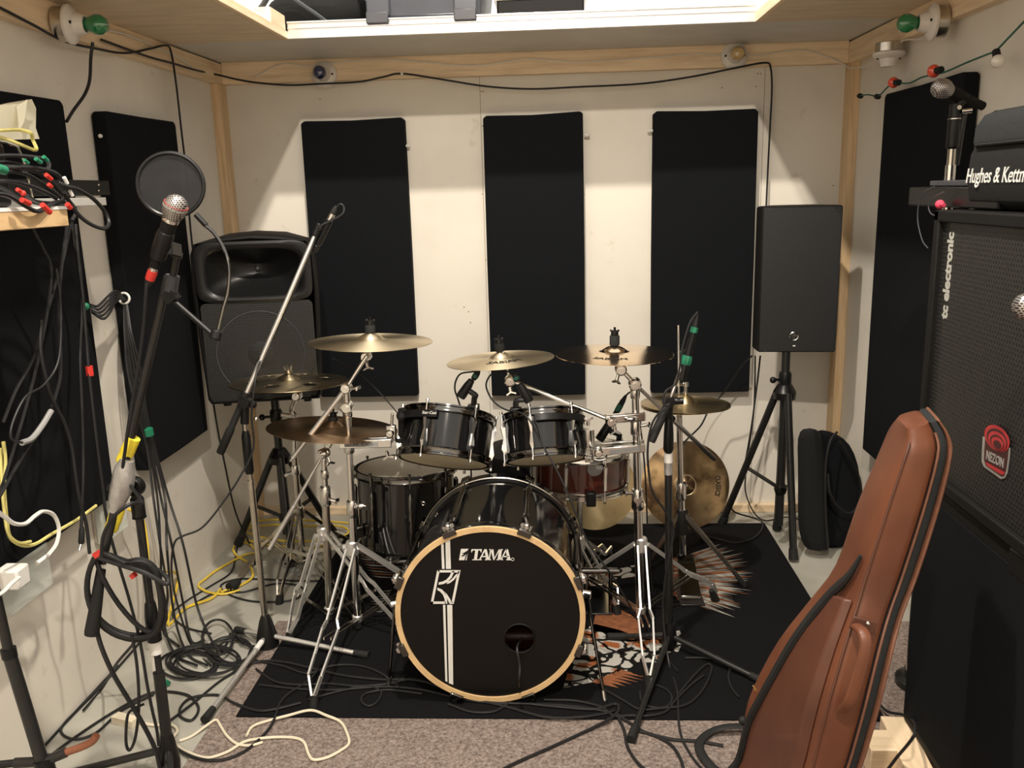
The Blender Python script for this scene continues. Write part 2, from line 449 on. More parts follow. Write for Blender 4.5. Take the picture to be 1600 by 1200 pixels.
# carpet + black rug
tag(obj('carpet', MB().box((-1.065, YF+.01, 0), (XR-.004, 2.93, .007)), 'carpet_pile', bev=.002),
    'beige-brown speckled short-pile carpet covering the front of the floor', 'carpet')
rug = thing('rug', 'black rug under the drum kit with a white and orange printed animal design', 'rug', (0, 3.08, .007))
obj('rug_cloth', MB().box((-1.0, 2.32, .007), (.935, 3.86, .013)), 'rug_black', rug, bev=.002)
def rugpoly(mb, pts, z=.0133):
    mb.prism([FL(x, y, z) for x, y in pts], (0, 0, .0004))
pr = MB()
rugpoly(pr, [(880,1075),(893,1030),(905,985),(930,975),(970,985),(1005,1000),(1040,990),(1062,985),(1068,1000),(1060,1018),(1035,1022),(1025,1035),(995,1035),(975,1052),(962,1062),(925,1066)])
obj('printed_scales', pr, 'printed_scales', rug); pr = MB()
rugpoly(pr, [(925,905),(960,890),(1005,880),(1000,900),(960,905),(945,915)])
obj('printed_scales', pr, 'printed_scales', rug)
wh, org_ = MB(), MB()
rugpoly(wh, [(930,945),(938,927),(955,930),(965,950),(945,960)])
rugpoly(org_, [(925,985),(932,952),(965,950),(985,960),(1003,975),(1000,990),(960,992)])
obj('printed_patch', wh, 'print_white', rug); obj('printed_patch', org_, 'print_orange', rug); wh, org_ = MB(), MB()
rugpoly(org_, [(1045,872),(1095,868),(1118,880),(1128,905),(1115,930),(1060,938),(1042,910)], .01325)
cx, cy = 985, 905
for i in range(46):
    t = i/45; a = -.34+.62*t
    L = 150+random.uniform(-12, 25)+22*math.sin(t*PI); w = random.uniform(1.7, 2.9)
    s0 = random.uniform(62, 80)
    x0, y0 = cx+s0*math.cos(a), cy+s0*math.sin(a)*1.15; x1, y1 = cx+L*math.cos(a), cy+L*math.sin(a)*1.1+8*t
    dx, dy = x1-x0, y1-y0; l = math.hypot(dx, dy); nx, ny = -dy/l*w, dx/l*w
    (wh if (i % 3 != 1) else org_).prism([FL(x, y, .0134+.0001*(i % 2)) for x, y in ((x0+nx, y0+ny), (x0-nx, y0-ny), ((x0+x1)/2-nx, (y0+y1)/2-ny), (x1, y1), ((x0+x1)/2+nx, (y0+y1)/2+ny))], (0, 0, .0003))
    if i % 3 == 0:
        x1, y1 = cx+(L*.78)*math.cos(a+.012), cy+L*.78*math.sin(a+.012)*1.1+8*t
        org_.prism([FL(x, y, .0141) for x, y in ((x0+nx*.7, y0+ny*.7), (x0-nx*.7, y0-ny*.7), (x1, y1))], (0, 0, .0002))
obj('printed_spikes', wh, 'print_white', rug); obj('printed_orange', org_, 'print_orange', rug)
wh, org_ = MB(), MB()
for i in range(6):
    x0, y0 = 925+i*8, 1066-i*3; rugpoly(org_, [(x0, y0), (x0+6, y0-5), (x0+30+i*2, y0+2+i), (x0+42+i*2, y0+9)], .0138)
obj('printed_orange', org_, 'print_orange', rug); org_ = MB()
for i in range(9):
    x0, y0 = 612-i*1.5, 922+i*4; rugpoly(wh, [(x0, y0), (x0-random.uniform(14, 30), y0+2), (x0-4, y0+2.5)])
obj('printed_spikes', wh, 'print_white', rug); wh = MB()
for i in range(8):
    x0, y0 = 560+i*3, 868+i*4.5; rugpoly(wh if i % 2 else org_, [(x0, y0), (x0+random.uniform(45, 75), y0+5), (x0+10, y0+3)])
obj('printed_spikes', wh, 'print_white', rug); obj('printed_orange', org_, 'print_orange', rug)

# ------------------------------------------------------------------ acoustic panels
def panel_mb(c0, ux, uz, n, w, h, th, tl=.0, tr=.0):
    """c0 lower-left front corner; front at c0; goes back along -n"""
    out = [(0, 0), (w*.5, -.002), (w, 0), (w+.002, h*.5), (w, h-.012+tr), (w-.014, h+tr*.6), (w*.5, h-.003), (.014, h+tl*.6), (0, h-.012+tl), (-.002, h*.5)]
    c0, ux, uz, n = V(c0), V(ux), V(uz), V(n)
    return MB().prism([c0 + ux*a + uz*b - n*th for a, b in out], n*th)
PG = 'black fabric acoustic panels on the walls'
def bpanel(x0, x1, z0, z1, lab, tl=0, tr=0):
    r = thing('acoustic_panel', lab, 'acoustic panel', ((x0+x1)/2, 4.03, z0), PG)
    obj('fabric_face', panel_mb((x0, 4.0, z0), (1, 0, 0), (0, 0, 1), (0, -1, 0), x1-x0, z1-z0, .0598, tl, tr), 'black_felt', r, bev=.006, seg=3)
    return r
p1 = bpanel(-1.142, -.678, .607, 1.873, 'left of three tall black fabric panels on back wall, behind the left crash cymbal', 0, .006)
p2 = bpanel(-.325, .115, .602, 1.872, 'middle of three tall black fabric panels on back wall, above the two toms', 0, .01)
p3 = bpanel(.423, .875, .605, 1.866, 'right of three tall black fabric panels on back wall, beside square speaker', .004, 0)
def clip(p, d, root):
    d = V(d); obj('wall_clip', MB().cyl(p, V(p)+d*.018, .006, n=8).sph(V(p)+d*.018, .007, 8), 'white_plastic', root)
clip(W(632, 228, 4.03), (1, 0, 0), p1); clip(W(913, 211, 4.03), (1, 0, 0), p2); clip(W(1021, 204, 4.03), (-1, 0, 0), p3)
def lpanel(y0, y1, z0, z1, lab, X, n, tl=0, tr=0, z0b=None):
    r = thing('acoustic_panel', lab, 'acoustic panel', (X-n*.025, (y0+y1)/2, z0), PG)
    obj('fabric_face', panel_mb((X, y0, z0), (0, 1, 0), (0, 0, 1), (n, 0, 0), y1-y0, z1-z0, .05, tl, tr), 'black_felt', r, bev=.006, seg=3)
    return r
p4 = lpanel(2.90, 3.44, .605, 1.84, 'black fabric panel on left wall behind the round pop filter', XL+.054, 1, -.005, .0)
lpanel(2.02, 2.655, .60, 1.845, 'black fabric panel on left wall behind the hanging cables and shelf', XL+.054, 1)
lpanel(2.86, 3.52, .47, 1.865, 'black fabric panel on right wall behind the string lights', XR-.054, -1)
clip(XP(161, 213, XL+.03), (0, -1, 0), p4)
pc = MB(); 
for p, d in ((XP(1400, 640, XR-.03), 0),): pass

# ------------------------------------------------------------------ things lying above the far ceiling
def clamp_box(name, label, cat, x0, x1, y0, y1, z0, z1, mat):
    r = thing(name, label, cat, ((x0+x1)/2, (y0+y1)/2, z0)); return r
ZT = ZC+.018
xa, xb = W(578, 20, 3.5).x, W(750, 15, 3.5).x
r = thing('storage_bin', 'grey plastic storage bin above the ceiling opening, its clips hanging over the rim', 'storage bin', ((xa+xb)/2, 3.68, ZT+.04))
mb = MB(); rings = []
for z, e in ((ZT+.042, 0), (ZT+.30, .03)):
    rings.append([(xa-e, 3.50-e, z), (xb+e, 3.50-e, z), (xb+e, 3.95+e, z), (xa-e, 3.95+e, z)])
mb.loft(rings)
obj('tub', mb, 'bin_grey', r, bev=.012, seg=3)
obj('lid', MB().box((xa-.045, 3.455, ZT+.30), (xb+.045, 3.99, ZT+.33)), 'black_plastic', r, bev=.008)
for px in (590, 727):
    x = W(px, 20, 3.47).x
    obj('rib', MB().box((x-.045, 3.478, ZT+.05), (x+.045, 3.50, ZT+.28)), 'bin_grey', r, bev=.006)
    obj('clip', MB().box((x-.042, 3.452, ZC+.036), (x+.042, 3.464, ZT+.06)), 'grey_plastic', r, bev=.004)
mb = MB(); xa2, xb2 = W(405, 15, 3.6).x, W(570, 10, 3.6).x
rings = []
for i in range(9):
    t = i/8; x = xa2+(xb2-xa2)*t; k = math.sin(PI*(.12+.76*t)); ring = []
    for j in range(14):
        a = 2*PI*j/14; ring.append((x, 3.72+.16*k*math.cos(a), ZT+.11+.105*k*math.sin(a)+.003*random.random()))
    rings.append(ring)
mb.loft(rings)
r = thing('duffel_bag', 'dark soft bag above the ceiling opening, left of the grey bin', 'bag', ((xa2+xb2)/2, 3.72, ZT))
obj('bag_body', mb, 'bag_cloth', r, sub=1)
obj('strap', MB().tube(smooth([(xa2+.02, 3.56, ZT+.11), (xa2+.1, 3.52, ZT+.16), (xa2+.22, 3.535, ZT+.09), (xa2+.3, 3.55, ZT+.03)], 8), .014, 8, flat=.5), 'duct_grey', r)
x0, x1 = W(752, 15, 3.56).x, W(925, 8, 3.56).x
tag(obj('wood_board', MB().box((x0, 3.53, ZT+.005), (x1, 3.62, ZT+.043)), 'pine', bev=.002), 'pale wooden board lying above the opening right of the grey bin', 'board')
r = thing('equipment_case', 'dark flat case lying on the wooden board above the opening', 'case', ((x0+x1)/2+.06, 3.66, ZT+.045))
obj('case_body', MB().box((x0+.06, 3.55, ZT+.044), (x1-.03, 3.86, ZT+.16)), 'black_rough', r, bev=.008)
obj('case_trim', MB().box((x0+.05, 3.545, ZT+.10), (x1-.02, 3.865, ZT+.112)), 'aluminium', r, bev=.002)
x2, x3 = W(930, 8, 3.6).x, W(1168, 2, 3.6).x
tag(obj('wood_board', MB().box((x2, 3.66, ZT), (x3, 3.75, ZT+.038)), 'plywood', bev=.002), 'dim wooden board above the opening near its right end', 'board')

# ------------------------------------------------------------------ lamp holders, wires, string lights
def lampholder(p, d, bulbmat, label, bulb=True, tilt=None, box_=False):
    p, d = V(p), V(d).normalized()
    r = thing('lamp_holder', label, 'light fixture', p, 'bare porcelain lamp holders on the ceiling lumber')
    if box_:
        obj('junction_box', MB().lathe([(.05, 0), (.05, .035)], p, d, 24), 'dull_chrome', r, bev=.003)
        p = p + d*.035
    obj('porcelain_base', MB().lathe([(.056, 0), (.057, .008), (.050, .016), (.034, .022), (.028, .045), (.027, .05), (.022, .05), (.020, .02)], p, d, 32, caps=True), 'porcelain', r)
    u, v, a = frame(d)
    for s in (-1, 1):
        q = p + u*(.040*s) + a*.019; obj('screw', MB().cyl(q, q+a*.004, .0045, n=8), 'dark_gap', r)
    if bulb:
        obj('bulb', MB().lathe([(.013, .0), (.014, .012), (.022, .026), (.0295, .045), (.028, .062), (.018, .076), (.0001, .081)], p+d*.035, d, 24), bulbmat, r)
lampholder(W(507, 117, 4.020), (0, -1, 0), 'blue_bulb', 'round porcelain lamp holder with dark blue bulb on back beam')
lampholder(W(1147, 88, 4.020), (0, -1, 0), 'amber_bulb', 'round porcelain lamp holder with amber bulb on back beam')
lampholder(XP(88, 38, XL+.04), (1, .12, -.02), 'green_bulb', 'porcelain lamp holder with green bulb on left ceiling beam', box_=True)
lampholder(XP(1478, 33, XR-.04), (-1, .1, 0), 'green_bulb', 'porcelain lamp holder with green bulb on right ceiling beam', box_=True)
p = XP(1390, 70, XR-.07); lampholder(V((p.x, p.y, 2.04)), (0, 0, -1), 'white_bulb', 'empty porcelain lamp holder facing down at the right rear corner', bulb=False, box_=True)

def cable(name, label, cat, pts, r, mat, n=6, flat=1., extra=None, group=None, seg=7):
    pts = [V((min(max(p[0], XL+r+.003), XR-r-.003), min(p[1], YB-r-.002), max(p[2], r+.0005))) for p in pts]
    mb = MB().tube(smooth(pts, seg), r, n, flat=flat)
    if extra:
        root = thing(name, label, cat, V(pts[0]), group)
        obj('cord', mb, mat, root)
        for nm, m2, mt2 in extra: obj(nm, m2, mt2, root)
        return root
    return tag(obj(name, mb, mat), label, cat, group)
def cyl_mb(a, b, r, n=10): return MB().cyl(a, b, r, n=n)
WY = 4.015
cable('ceiling_wire', 'thin white wire stapled along the back beam between the two lamp holders', 'wire',
      [W(*p, WY) for p in ((400,120),(440,100),(480,103),(530,97),(600,93),(660,97),(740,103),(800,95),(830,92),(900,97),(960,94),(1040,88),(1090,84),(1115,86),(1180,87),(1245,78),(1290,88),(1322,103))], .0028, 'porcelain')
cable('ceiling_wire', 'short white wire from back right corner to the empty lamp holder', 'wire',
      [W(1322,104,4.0), W(1335,106,3.9), XP(1355,102,XR-.05), XP(1372,92,XR-.06)], .003, 'porcelain')
cable('ceiling_wire', 'white wire joining the empty lamp holder to the right green bulb holder', 'wire',
      [XP(1398,76,XR-.05), XP(1412,63,XR-.045), XP(1440,60,XR-.045), XP(1460,45,XR-.045), XP(1470,25,XR-.045)], .003, 'porcelain')
cable('ceiling_wire', 'white wire running from left green bulb holder along left beam', 'wire',
      [XP(160,45,XL+.045), XP(200,55,XL+.045), XP(240,72,XL+.045), XP(275,88,XL+.045), XP(300,105,XL+.045)], .0035, 'porcelain')
cable('power_cable', 'long black cable draped across the upper back wall below the wooden beam', 'cable',
      [XP(158,62,XL+.05), XP(230,88,XL+.06), XP(270,99,XL+.06), XP(300,108,XL+.06), W(325,114,3.88), W(345,118,3.96), W(370,124,3.995), W(400,129,3.998), W(450,133,4.0), W(500,131,4.0), W(560,128,4.0), W(600,120,4.0), W(628,115,4.0), W(690,124,4.0), W(760,135,4.0), W(830,139,4.0), W(900,136,4.0), W(1000,131,4.0), W(1080,120,4.0), W(1150,106,4.0), W(1195,98,4.0), W(1204,106,4.02), W(1206,140,4.03), W(1203,200,4.03), W(1200,260,4.03), W(1197,330,4.02), W(1195,420,4.02)],
      .0042, 'cable_black', extra=[('wire_clip', MB().sph(W(628,115,4.0), .008, 8), 'white_plastic')])
cable('power_cable', 'black cable looping along left beam then hanging down past the pop filter', 'cable',
      [XP(0,12,XL+.05), XP(50,38,XL+.05), XP(100,64,XL+.05), XP(150,76,XL+.05), XP(195,83,XL+.05), XP(235,76,XL+.05), XP(258,71,XL+.05), XP(267,80,XL+.05), XP(275,130,XL+.06), XP(283,200,XL+.06), XP(291,270,XL+.06), XP(300,380,XL+.1), XP(320,520,XL+.1), XP(335,640,XL+.1), XP(352,730,XL+.1), XP(368,800,XL+.08), V((XL+.12, 3.6, .03))], .0042, 'cable_black')
cable('power_cable', 'short black cable hanging from left green bulb behind the shelf', 'cable',
      [XP(145,66,XL+.08), XP(142,90,XL+.07), XP(140,125,XL+.07), XP(132,148,XL+.07), XP(115,172,XL+.06), XP(104,190,XL+.06)], .005, 'cable_black')
# string lights on the right wall
root = thing('string_lights', 'dark green string light cord with red and white globe bulbs on right wall', 'string lights', XP(1340, 150, XR-.03))
Xs = XR-.062
pts = [XP(x, y, Xs) for x, y in ((1342,150),(1356,148),(1372,150),(1385,138),(1396,130),(1420,130),(1440,121),(1458,117),(1478,112),(1510,98),(1540,86),(1556,79),(1575,60),(1600,34),(1640,-5))]
obj('cord', MB().tube(smooth(pts, 6), .003, 6), 'dark_green_tape', root)
for (bx, by), (sx, sy), m_, rr in (((1396,129),(1407,129),'red_bulb',.0195), ((1459,111),(1470,109),'red_bulb',.0205), ((1559,96),(1556,79),'white_bulb',.0185)):
    b_, s_ = XP(bx, by, Xs-.012), XP(sx, sy, Xs-.006); d = (s_-b_).normalized()
    obj('bulb', MB().sph(b_, rr, 20), m_, root); obj('socket', MB().cyl(b_+d*rr*.8, b_+d*(rr+.022), .011, n=12), 'black_rubber', root)
for sx, sy in ((1344,150),(1371,151)):
    p = XP(sx, sy, Xs); obj('socket', MB().cyl(p-V((0, .012, .002)), p+V((0, .012, .002)), .010, n=10), 'black_rubber', root)

# ------------------------------------------------------------------ cymbals
def rotm(tx, ty, tz=0): return Matrix.Rotation(math.radians(tx), 4, 'X') @ Matrix.Rotation(math.radians(ty), 4, 'Y') @ Matrix.Rotation(math.radians(tz), 4, 'Z')
def cymbal_mb(D, o, R, bell=.22, bh=.10, bow=.055, holes=0):
    Rr = D/2; br = Rr*bell; n = 72
    up = [(.006, bow*Rr+bh*Rr)]
    for i in range(1, 7): t = i/6; up.append((br*t, bow*Rr*(1-bell*.4)+bh*Rr*math.cos(t*PI/2)**.8))
    for i in range(1, 13): t = i/12; r = br+(Rr-br)*t; up.append((r, bow*Rr*(1-bell*.4)*(1-((r-br)/(Rr-br))**1.6)))
    prof = up + [(r, h-.0016) for r, h in reversed(up)]
    if not holes:
        mb = MB().lathe(prof + [prof[0]], (0, 0, 0), (0, 0, 1), n, caps=False)
    else:      # ring of round cut-outs: remove cells and rim them with polygons
        mb = MB(); N = 96; m = 40
        hc = [(Rr*.62*math.cos(2*PI*k/holes+.35), Rr*.62*math.sin(2*PI*k/holes+.35)) for k in range(holes)]; hr = Rr*.115
        def hgt(r):
            if r < br: return bow*Rr*(1-bell*.4)+bh*Rr*math.cos(r/br*PI/2)**.8
            return bow*Rr*(1-bell*.4)*(1-((r-br)/(Rr-br))**1.6)
        vs = []; idx = {}
        for i in range(m+1):
            r = .006+(Rr-.006)*i/m
            for k in range(N):
                a = 2*PI*k/N; x, y = r*math.cos(a), r*math.sin(a)
                for hx, hy in hc:
                    d = math.hypot(x-hx, y-hy)
                    if d < hr*1.25:      # push towards hole rim
                        q = hr if d > hr*.78 else d
                        x, y = hx+(x-hx)/max(d, 1e-6)*q, hy+(y-hy)/max(d, 1e-6)*q
                idx[(i, k)] = len(vs); vs.append(V((x, y, hgt(math.hypot(x, y)))))
        fs = []
        for i in range(m):
            for k in range(N):
                q = [idx[(i, k)], idx[(i+1, k)], idx[(i+1, (k+1) % N)], idx[(i, (k+1) % N)]]
                c_ = sum((vs[j] for j in q), V((0, 0, 0)))/4
                if any(math.hypot(c_.x-hx, c_.y-hy) < hr*.97 for hx, hy in hc): continue
                fs.append(tuple(q))
        mb.add(vs, fs)
    o = V(o); mb.v = [R @ p + o for p in mb.v]
    return mb
def cymbal(label, o, D, tilt, mat, group='cymbals of the drum kit', holes=0, text=None, bell=.22, bh=.10):
    R = rotm(*tilt)
    r = thing('cymbal', label, 'cymbal', o, group)
    p = obj('plate', cymbal_mb(D, o, R, bell, bh, holes=holes), mat, r, rot=R, origin=V(o), angle=50)
    if holes:
        sm = p.modifiers.new('thick', 'SOLIDIFY'); sm.thickness = .0016
    return r, R
# positions found from the photograph's perspective, at real 14-18 inch sizes
cL = W(579, 534, 2.93); cS = W(782, 562, 3.0); cR = W(960, 553, 2.93); cO = W(452, 597, 3.2); cB = W(520, 670, 2.97); cH = W(1071, 631, 3.2)
cymbal('large brass crash cymbal topmost on the left, in front of left back panel', cL, .425, (-1.3, 1.6), 'brass')
rS, RS = cymbal('brass cymbal with SABIAN lettering, hanging in the middle above the toms', cS, .378, (-1, -3.2), 'brass')
rR, RR = cymbal('shiny brilliant crash cymbal right of the middle one, with light and dark reflections', cR, .40, (0, .8), 'brass_bright')
cymbal('dark brass cymbal with round cut-out holes before the left speaker', cO, .445, (-2.8, 1.0), 'brass_dark', holes=6)
cymbal('dull brown ride cymbal lowest on the left above the floor tom', cB, .462, (-4, 5), 'brass_brown', bell=.16)
rH, RH = cymbal('upper hi-hat cymbal on the stand in front of right back panel', cH, .332, (-2, 1.5), 'brass_plain', bell=.26, bh=.16)
cymbal('lower hi-hat cymbal mostly hidden beneath the upper hi-hat', cH-V((0, 0, .006)), .330, (178, 1.5), 'brass_plain', bell=.26, bh=.10)
def on_cymbal(root, R, o, txt, h, ang, rad, D, mat, width, bold=.0, nm='lettering', z=None):
    ux = V((-math.sin(ang), math.cos(ang), 0)); uy = V((-math.cos(ang), -math.sin(ang), 0))
    bl = .22; Rr = D/2; br = Rr*bl
    def hz(r): return .055*Rr*(1-bl*.4)*(1-max(0, (r-br)/(Rr-br))**1.6)
    mb = text_mb(txt, h, (0, 0, 0), (1, 0, 0), (0, 1, 0), bold=bold, depth=.0006, width=width)
    out = []
    for p in mb.v:
        if z is None: r = rad + h*.5 - p.y; a = ang + (p.x-width/2)/rad
        else: r = rad - h*.5 + p.y; a = ang - (p.x-width/2)/rad
        out.append(R @ V((r*math.cos(a), r*math.sin(a), hz(r)+.0007+p.z)) + V(o))
    mb.v = out; obj(nm, mb, mat, root)
on_cymbal(rS, RS, cS, 'SABIAN', .034, math.radians(-78), .098, .378, 'cymbal_ink', .115, .01)
on_cymbal(rR, RR, cR, 'SABIAN', .022, math.radians(-100), .125, .40, 'cymbal_ink', .11, .0)
# two cymbals stood on edge at the back
o1 = W(1071, 758, 3.84); R1 = rotm(78, 6, 0)
rC, _ = cymbal('gold patterned cymbal with CLASSICS lettering leaning on edge by the back wall', o1, .405, (76, 4), 'brass_gold', 'spare cymbals standing on the rug')
RC = rotm(76, 4)
on_cymbal(rC, RC, o1, 'CLASSICS', .022, math.radians(-2), .152, .405, 'cymbal_ink', .095, .03, z=1)
mb = MB().torus(V((0, 0, .010)), .046, .0022, n=48); mb.v = [RC @ p + o1 for p in mb.v]; obj('bell_ring', mb, 'brass', rC)
cymbal('plain brass cymbal standing on edge behind the red snare drum', W(928, 762, 3.72), .375, (74, -6), 'brass_plain', 'spare cymbals standing on the rug')

# ------------------------------------------------------------------ stand helpers
def tripod(root, base, angs, hubz, rad, footz=.013, mat='satin_chrome', w=.034, lowz=.055, foot_len=.06):
    b = V(base)
    obj('leg_collar', MB().lathe([(.018, -.03), (.022, -.025), (.022, .02), (.018, .025)], b+V((0, 0, hubz)), (0, 0, 1), 16), mat, root)
    obj('lower_collar', MB().lathe([(.015, -.012), (.018, -.008), (.018, .012), (.014, .016)], b+V((0, 0, lowz)), (0, 0, 1), 16), mat, root)
    for a in angs:
        rad = rad0 = rad
        if isinstance(a, tuple):
            q_ = FL(a[0], a[1], .02)-b; q_.z = 0; rd = q_.length; d = q_.normalized()
        else: a = math.radians(a); d = V((math.cos(a), math.sin(a), 0)); rd = rad
        s = V((-d.y, d.x, 0))
        top = b + d*.022 + V((0, 0, hubz)); kn = b + d*(rd*.55) + V((0, 0, hubz*.56)); ft = b + d*rd + V((0, 0, footz+.035))
        mb = MB()
        for k in (-1, 1):
            path = [top + s*(k*w*.45), kn + s*(k*w*.5), kn + d*.02 - V((0, 0, .02)) + s*(k*w*.8), ft - d*.03 + V((0, 0, .05)) + s*(k*w*.62), ft + s*(k*.005)]
            for p, q in zip(path, path[1:]): mb.bar(p, q, .006, .013)
        leg = obj('leg', mb, mat, root)
        obj('rubber_foot', MB().lathe([(.013, -.015), (.016, 0), (.012, .05)], ft - V((0, 0, .035)) + V((0, 0, .002)), (V((0, 0, .05)) - d*.02), 12), 'black_rubber', leg)
        lo = b + d*.015 + V((0, 0, lowz)); mid = kn*.75 + ft*.25
        mb = MB()
        for k in (-1, 1): mb.bar(lo + s*(k*w*.3), mid + s*(k*w*.35), .003, .009)
        obj('brace', mb, 'dull_chrome', root)
def wing(root, p, d, mat='chrome'):
    p, d = V(p), V(d).normalized(); u, v, a = frame(d)
    mb = MB().cyl(p, p+d*.022, .006, n=10)
    for s in (-1, 1): mb.bar(p+d*.018, p+d*.026+u*(s*.017), .005, .012, up=v)
    return obj('wing_nut', mb, mat, root)
def knuckle(root, p, ax=(0, 1, 0), r=.019, mat='chrome', name='tilter'):
    p = V(p); a = V(ax).normalized()
    mb = MB().lathe([(r*.75, -.020), (r, -.015), (r, -.003), (r*.8, 0), (r, .003), (r, .015), (r*.75, .020)], p, a, 20)
    mb.lathe([(r*.42, -.026), (r*.42, .026)], p, a, 12)
    return obj(name, mb, mat, root)
def felt_stack(root, c, R, mat='grey_cloth', h=.03, bell=.04):
    """felt and wing nut above the bell"""
    ax = (R @ V((0, 0, 1))).normalized(); b = V(c) + ax*bell
    obj('felt', MB().lathe([(.016, 0), (.017, .003), (.017, h-.003), (.015, h)], b, ax, 20), mat, root)
    mb = MB().lathe([(.012, 0), (.013, .004), (.012, .016), (.004, .018), (.004, .028)], b+ax*h, ax, 14)
    u, v, a = frame(ax)
    for s in (-1, 1): mb.bar(b+ax*(h+.008), b+ax*(h+.018)+u*(s*.015), .006, .010, up=v)
    obj('wing_nut', mb, 'black_plastic', root)
def post(root, a, b, r, mat='chrome', name='tube', n=16): return obj(name, MB().cyl(a, b, r, n=n), mat, root)
def sleeve(root, p, r, h, mat='chrome', name='height_clamp'):
    p = V(p); o = obj(name, MB().lathe([(r, -h/2), (r*1.12, -h/2+.004), (r*1.12, h/2-.004), (r, h/2)], p, (0, 0, 1), 18), mat, root)
    return o

# --- stand A: left crash + first tom
bA = FL(560, 988); bA.z = .013
root = thing('cymbal_stand', 'chrome boom cymbal stand left of the bass drum holding crash cymbal and tom', 'cymbal stand', bA, 'chrome cymbal stands')
tripod(root, bA-V((0, 0, .013)), ((490, 1100), 22, (455, 880)), .33, .34)
zA = lambda px, py: W(px, py, bA.y).z
topA = W(541, 606, bA.y)
xA = (topA.x+bA.x)/2; P = lambda z: V((bA.x+(topA.x-bA.x)*(z/topA.z), bA.y, z))
post(root, P(.02), P(zA(548, 790)), .0145, name='base_tube'); post(root, P(zA(548, 790)), P(topA.z), .0115, name='upper_tube')
sleeve(root, P(zA(549, 795)), .017, .06); knuckle(root, P(zA(549, 790))+V((.025, -.005, 0)), (1, 0, 0), .011, name='wing_clamp')
sleeve(root, P(zA(544, 640)), .015, .05); knuckle(root, P(zA(544, 636)), (0, 1, 0), .021, name='memory_lock')
sleeve(root, P(zA(545, 700)), .016, .035)
knuckle(root, topA, (0, 1, 0), .019, name='boom_clamp'); wing(root, topA+V((.02, -.01, 0)), (1, -.2, .1))
e1, e2 = W(573, 556, bA.y+.03), W(457, 716, bA.y-.03)
post(root, e1, topA, .0065, name='boom_arm'); post(root, topA, e2, .0085, 'satin_chrome', name='boom_weight', n=12)
post(root, e2, e2+(e2-topA).normalized()*.012, .006, name='boom_tip')
knuckle(root, W(572, 557, 2.92), (0, 1, 0), .018); wing(root, W(573, 566, 2.90), (.2, -.3, -1))
post(root, W(573, 555, 2.925), cL+V((0, 0, .075)), .004, name='cymbal_rod', n=8)
felt_stack(root, cL, rotm(-1.3, 1.6), 'grey_cloth', .026, .032)
# tom arm (rail)
ra, rb = W(530, 694, bA.y-.03), W(612, 692, bA.y-.03)
obj('tom_rail', MB().bar(ra, rb, .016, .030).bar(ra+V((0, .03, .003)), rb+V((0, .03, .003)), .010, .02), 'chrome', root, bev=.003)
obj('rail_label', MB().box((ra.x+.02, ra.y-.0095, ra.z-.008), (ra.x+.135, ra.y-.0085, ra.z+.008)), 'label_grey', root)
obj('rail_print', text_mb('STAR  CAST', .008, (ra.x+.03, ra.y-.0096, ra.z-.003), (1, 0, 0), (0, 0, 1), depth=.0004, width=.09), 'dark_gap', root)
obj('l_rod_block', MB().box(tuple(W(605, 688, 2.86)-V((.0, .012, .0))), tuple(W(618, 664, 2.86)+V((.0, .012, .0)))).cyl(W(612, 668, 2.86), W(613, 646, 2.86), .005), 'chrome', root, bev=.003)
knuckle(root, W(610, 676, 2.85), (0, 1, 0), .014); wing(root, W(604, 705, 2.83), (.2, 0, -1))

# --- brown ride stand
bB = FL(516, 975); bB.z = .013
root = thing('cymbal_stand', 'chrome cymbal stand left of floor tom holding the brown ride', 'cymbal stand', bB, 'chrome cymbal stands')
tripod(root, bB-V((0, 0, .013)), ((452, 1000), -20, 80), .36, .30, w=.03)
tb = W(506, 708, bB.y); Q = lambda z: V((bB.x+(tb.x-bB.x)*(z/tb.z), bB.y, z))
post(root, Q(.02), Q(.50), .014, 'dull_chrome', 'base_tube'); post(root, Q(.50), Q(tb.z), .010, name='upper_tube')
sleeve(root, Q(.50), .017, .07); wing(root, Q(.485)+V((.018, 0, 0)), (1, 0, -.25)); sleeve(root, Q(.58), .013, .03)
knuckle(root, tb, (.4, 1, 0), .018, name='boom_clamp'); wing(root, tb+V((.02, -.02, -.01)), (.3, -.2, -1))
e2 = W(421, 858, bB.y-.05)
post(root, tb, tb+(e2-tb)*.55, .006, 'satin_chrome', name='boom_arm'); post(root, tb+(e2-tb)*.55, e2, .008, 'satin_chrome', name='boom_weight', n=12)
post(root, tb, W(515, 692, 2.96), .007, name='neck'); knuckle(root, W(514, 693, 2.95), (0, 1, 0), .014)
post(root, W(514, 693, 2.95), cB+V((0, 0, .05)), .004, name='cymbal_rod', n=8)
felt_stack(root, cB, rotm(-4, 5), 'black_rubber', .022, .022)

# --- stand of the cymbal with holes
bO = FL(475, 898); bO.z = 0
root = thing('cymbal_stand', 'chrome cymbal stand in front of left speaker tripod holding the cymbal with holes', 'cymbal stand', bO, 'chrome cymbal stands')
tripod(root, bO, (-95, 155, 40), .28, .26, footz=.0, w=.022, mat='dull_chrome')
tO = W(460, 712, bO.y); Q2 = lambda z: V((bO.x+(tO.x-bO.x)*(z/tO.z), bO.y, z))
post(root, Q2(.01), Q2(tO.z), .013, 'dull_chrome', 'base_tube'); sleeve(root, Q2(tO.z-.06), .015, .04); wing(root, Q2(tO.z-.07)-V((.016, 0, 0)), (-1, 0, -.4))
pa, pb_, pc_ = W(460, 650, bO.y), W(455, 640, bO.y), W(464, 618, 3.2)
post(root, Q2(tO.z), pa, .009, name='upper_tube'); obj('elbow', MB().tube(smooth([W(440, 648, bO.y), pa, pb_, pc_], 6), .009, 10), 'chrome', root)
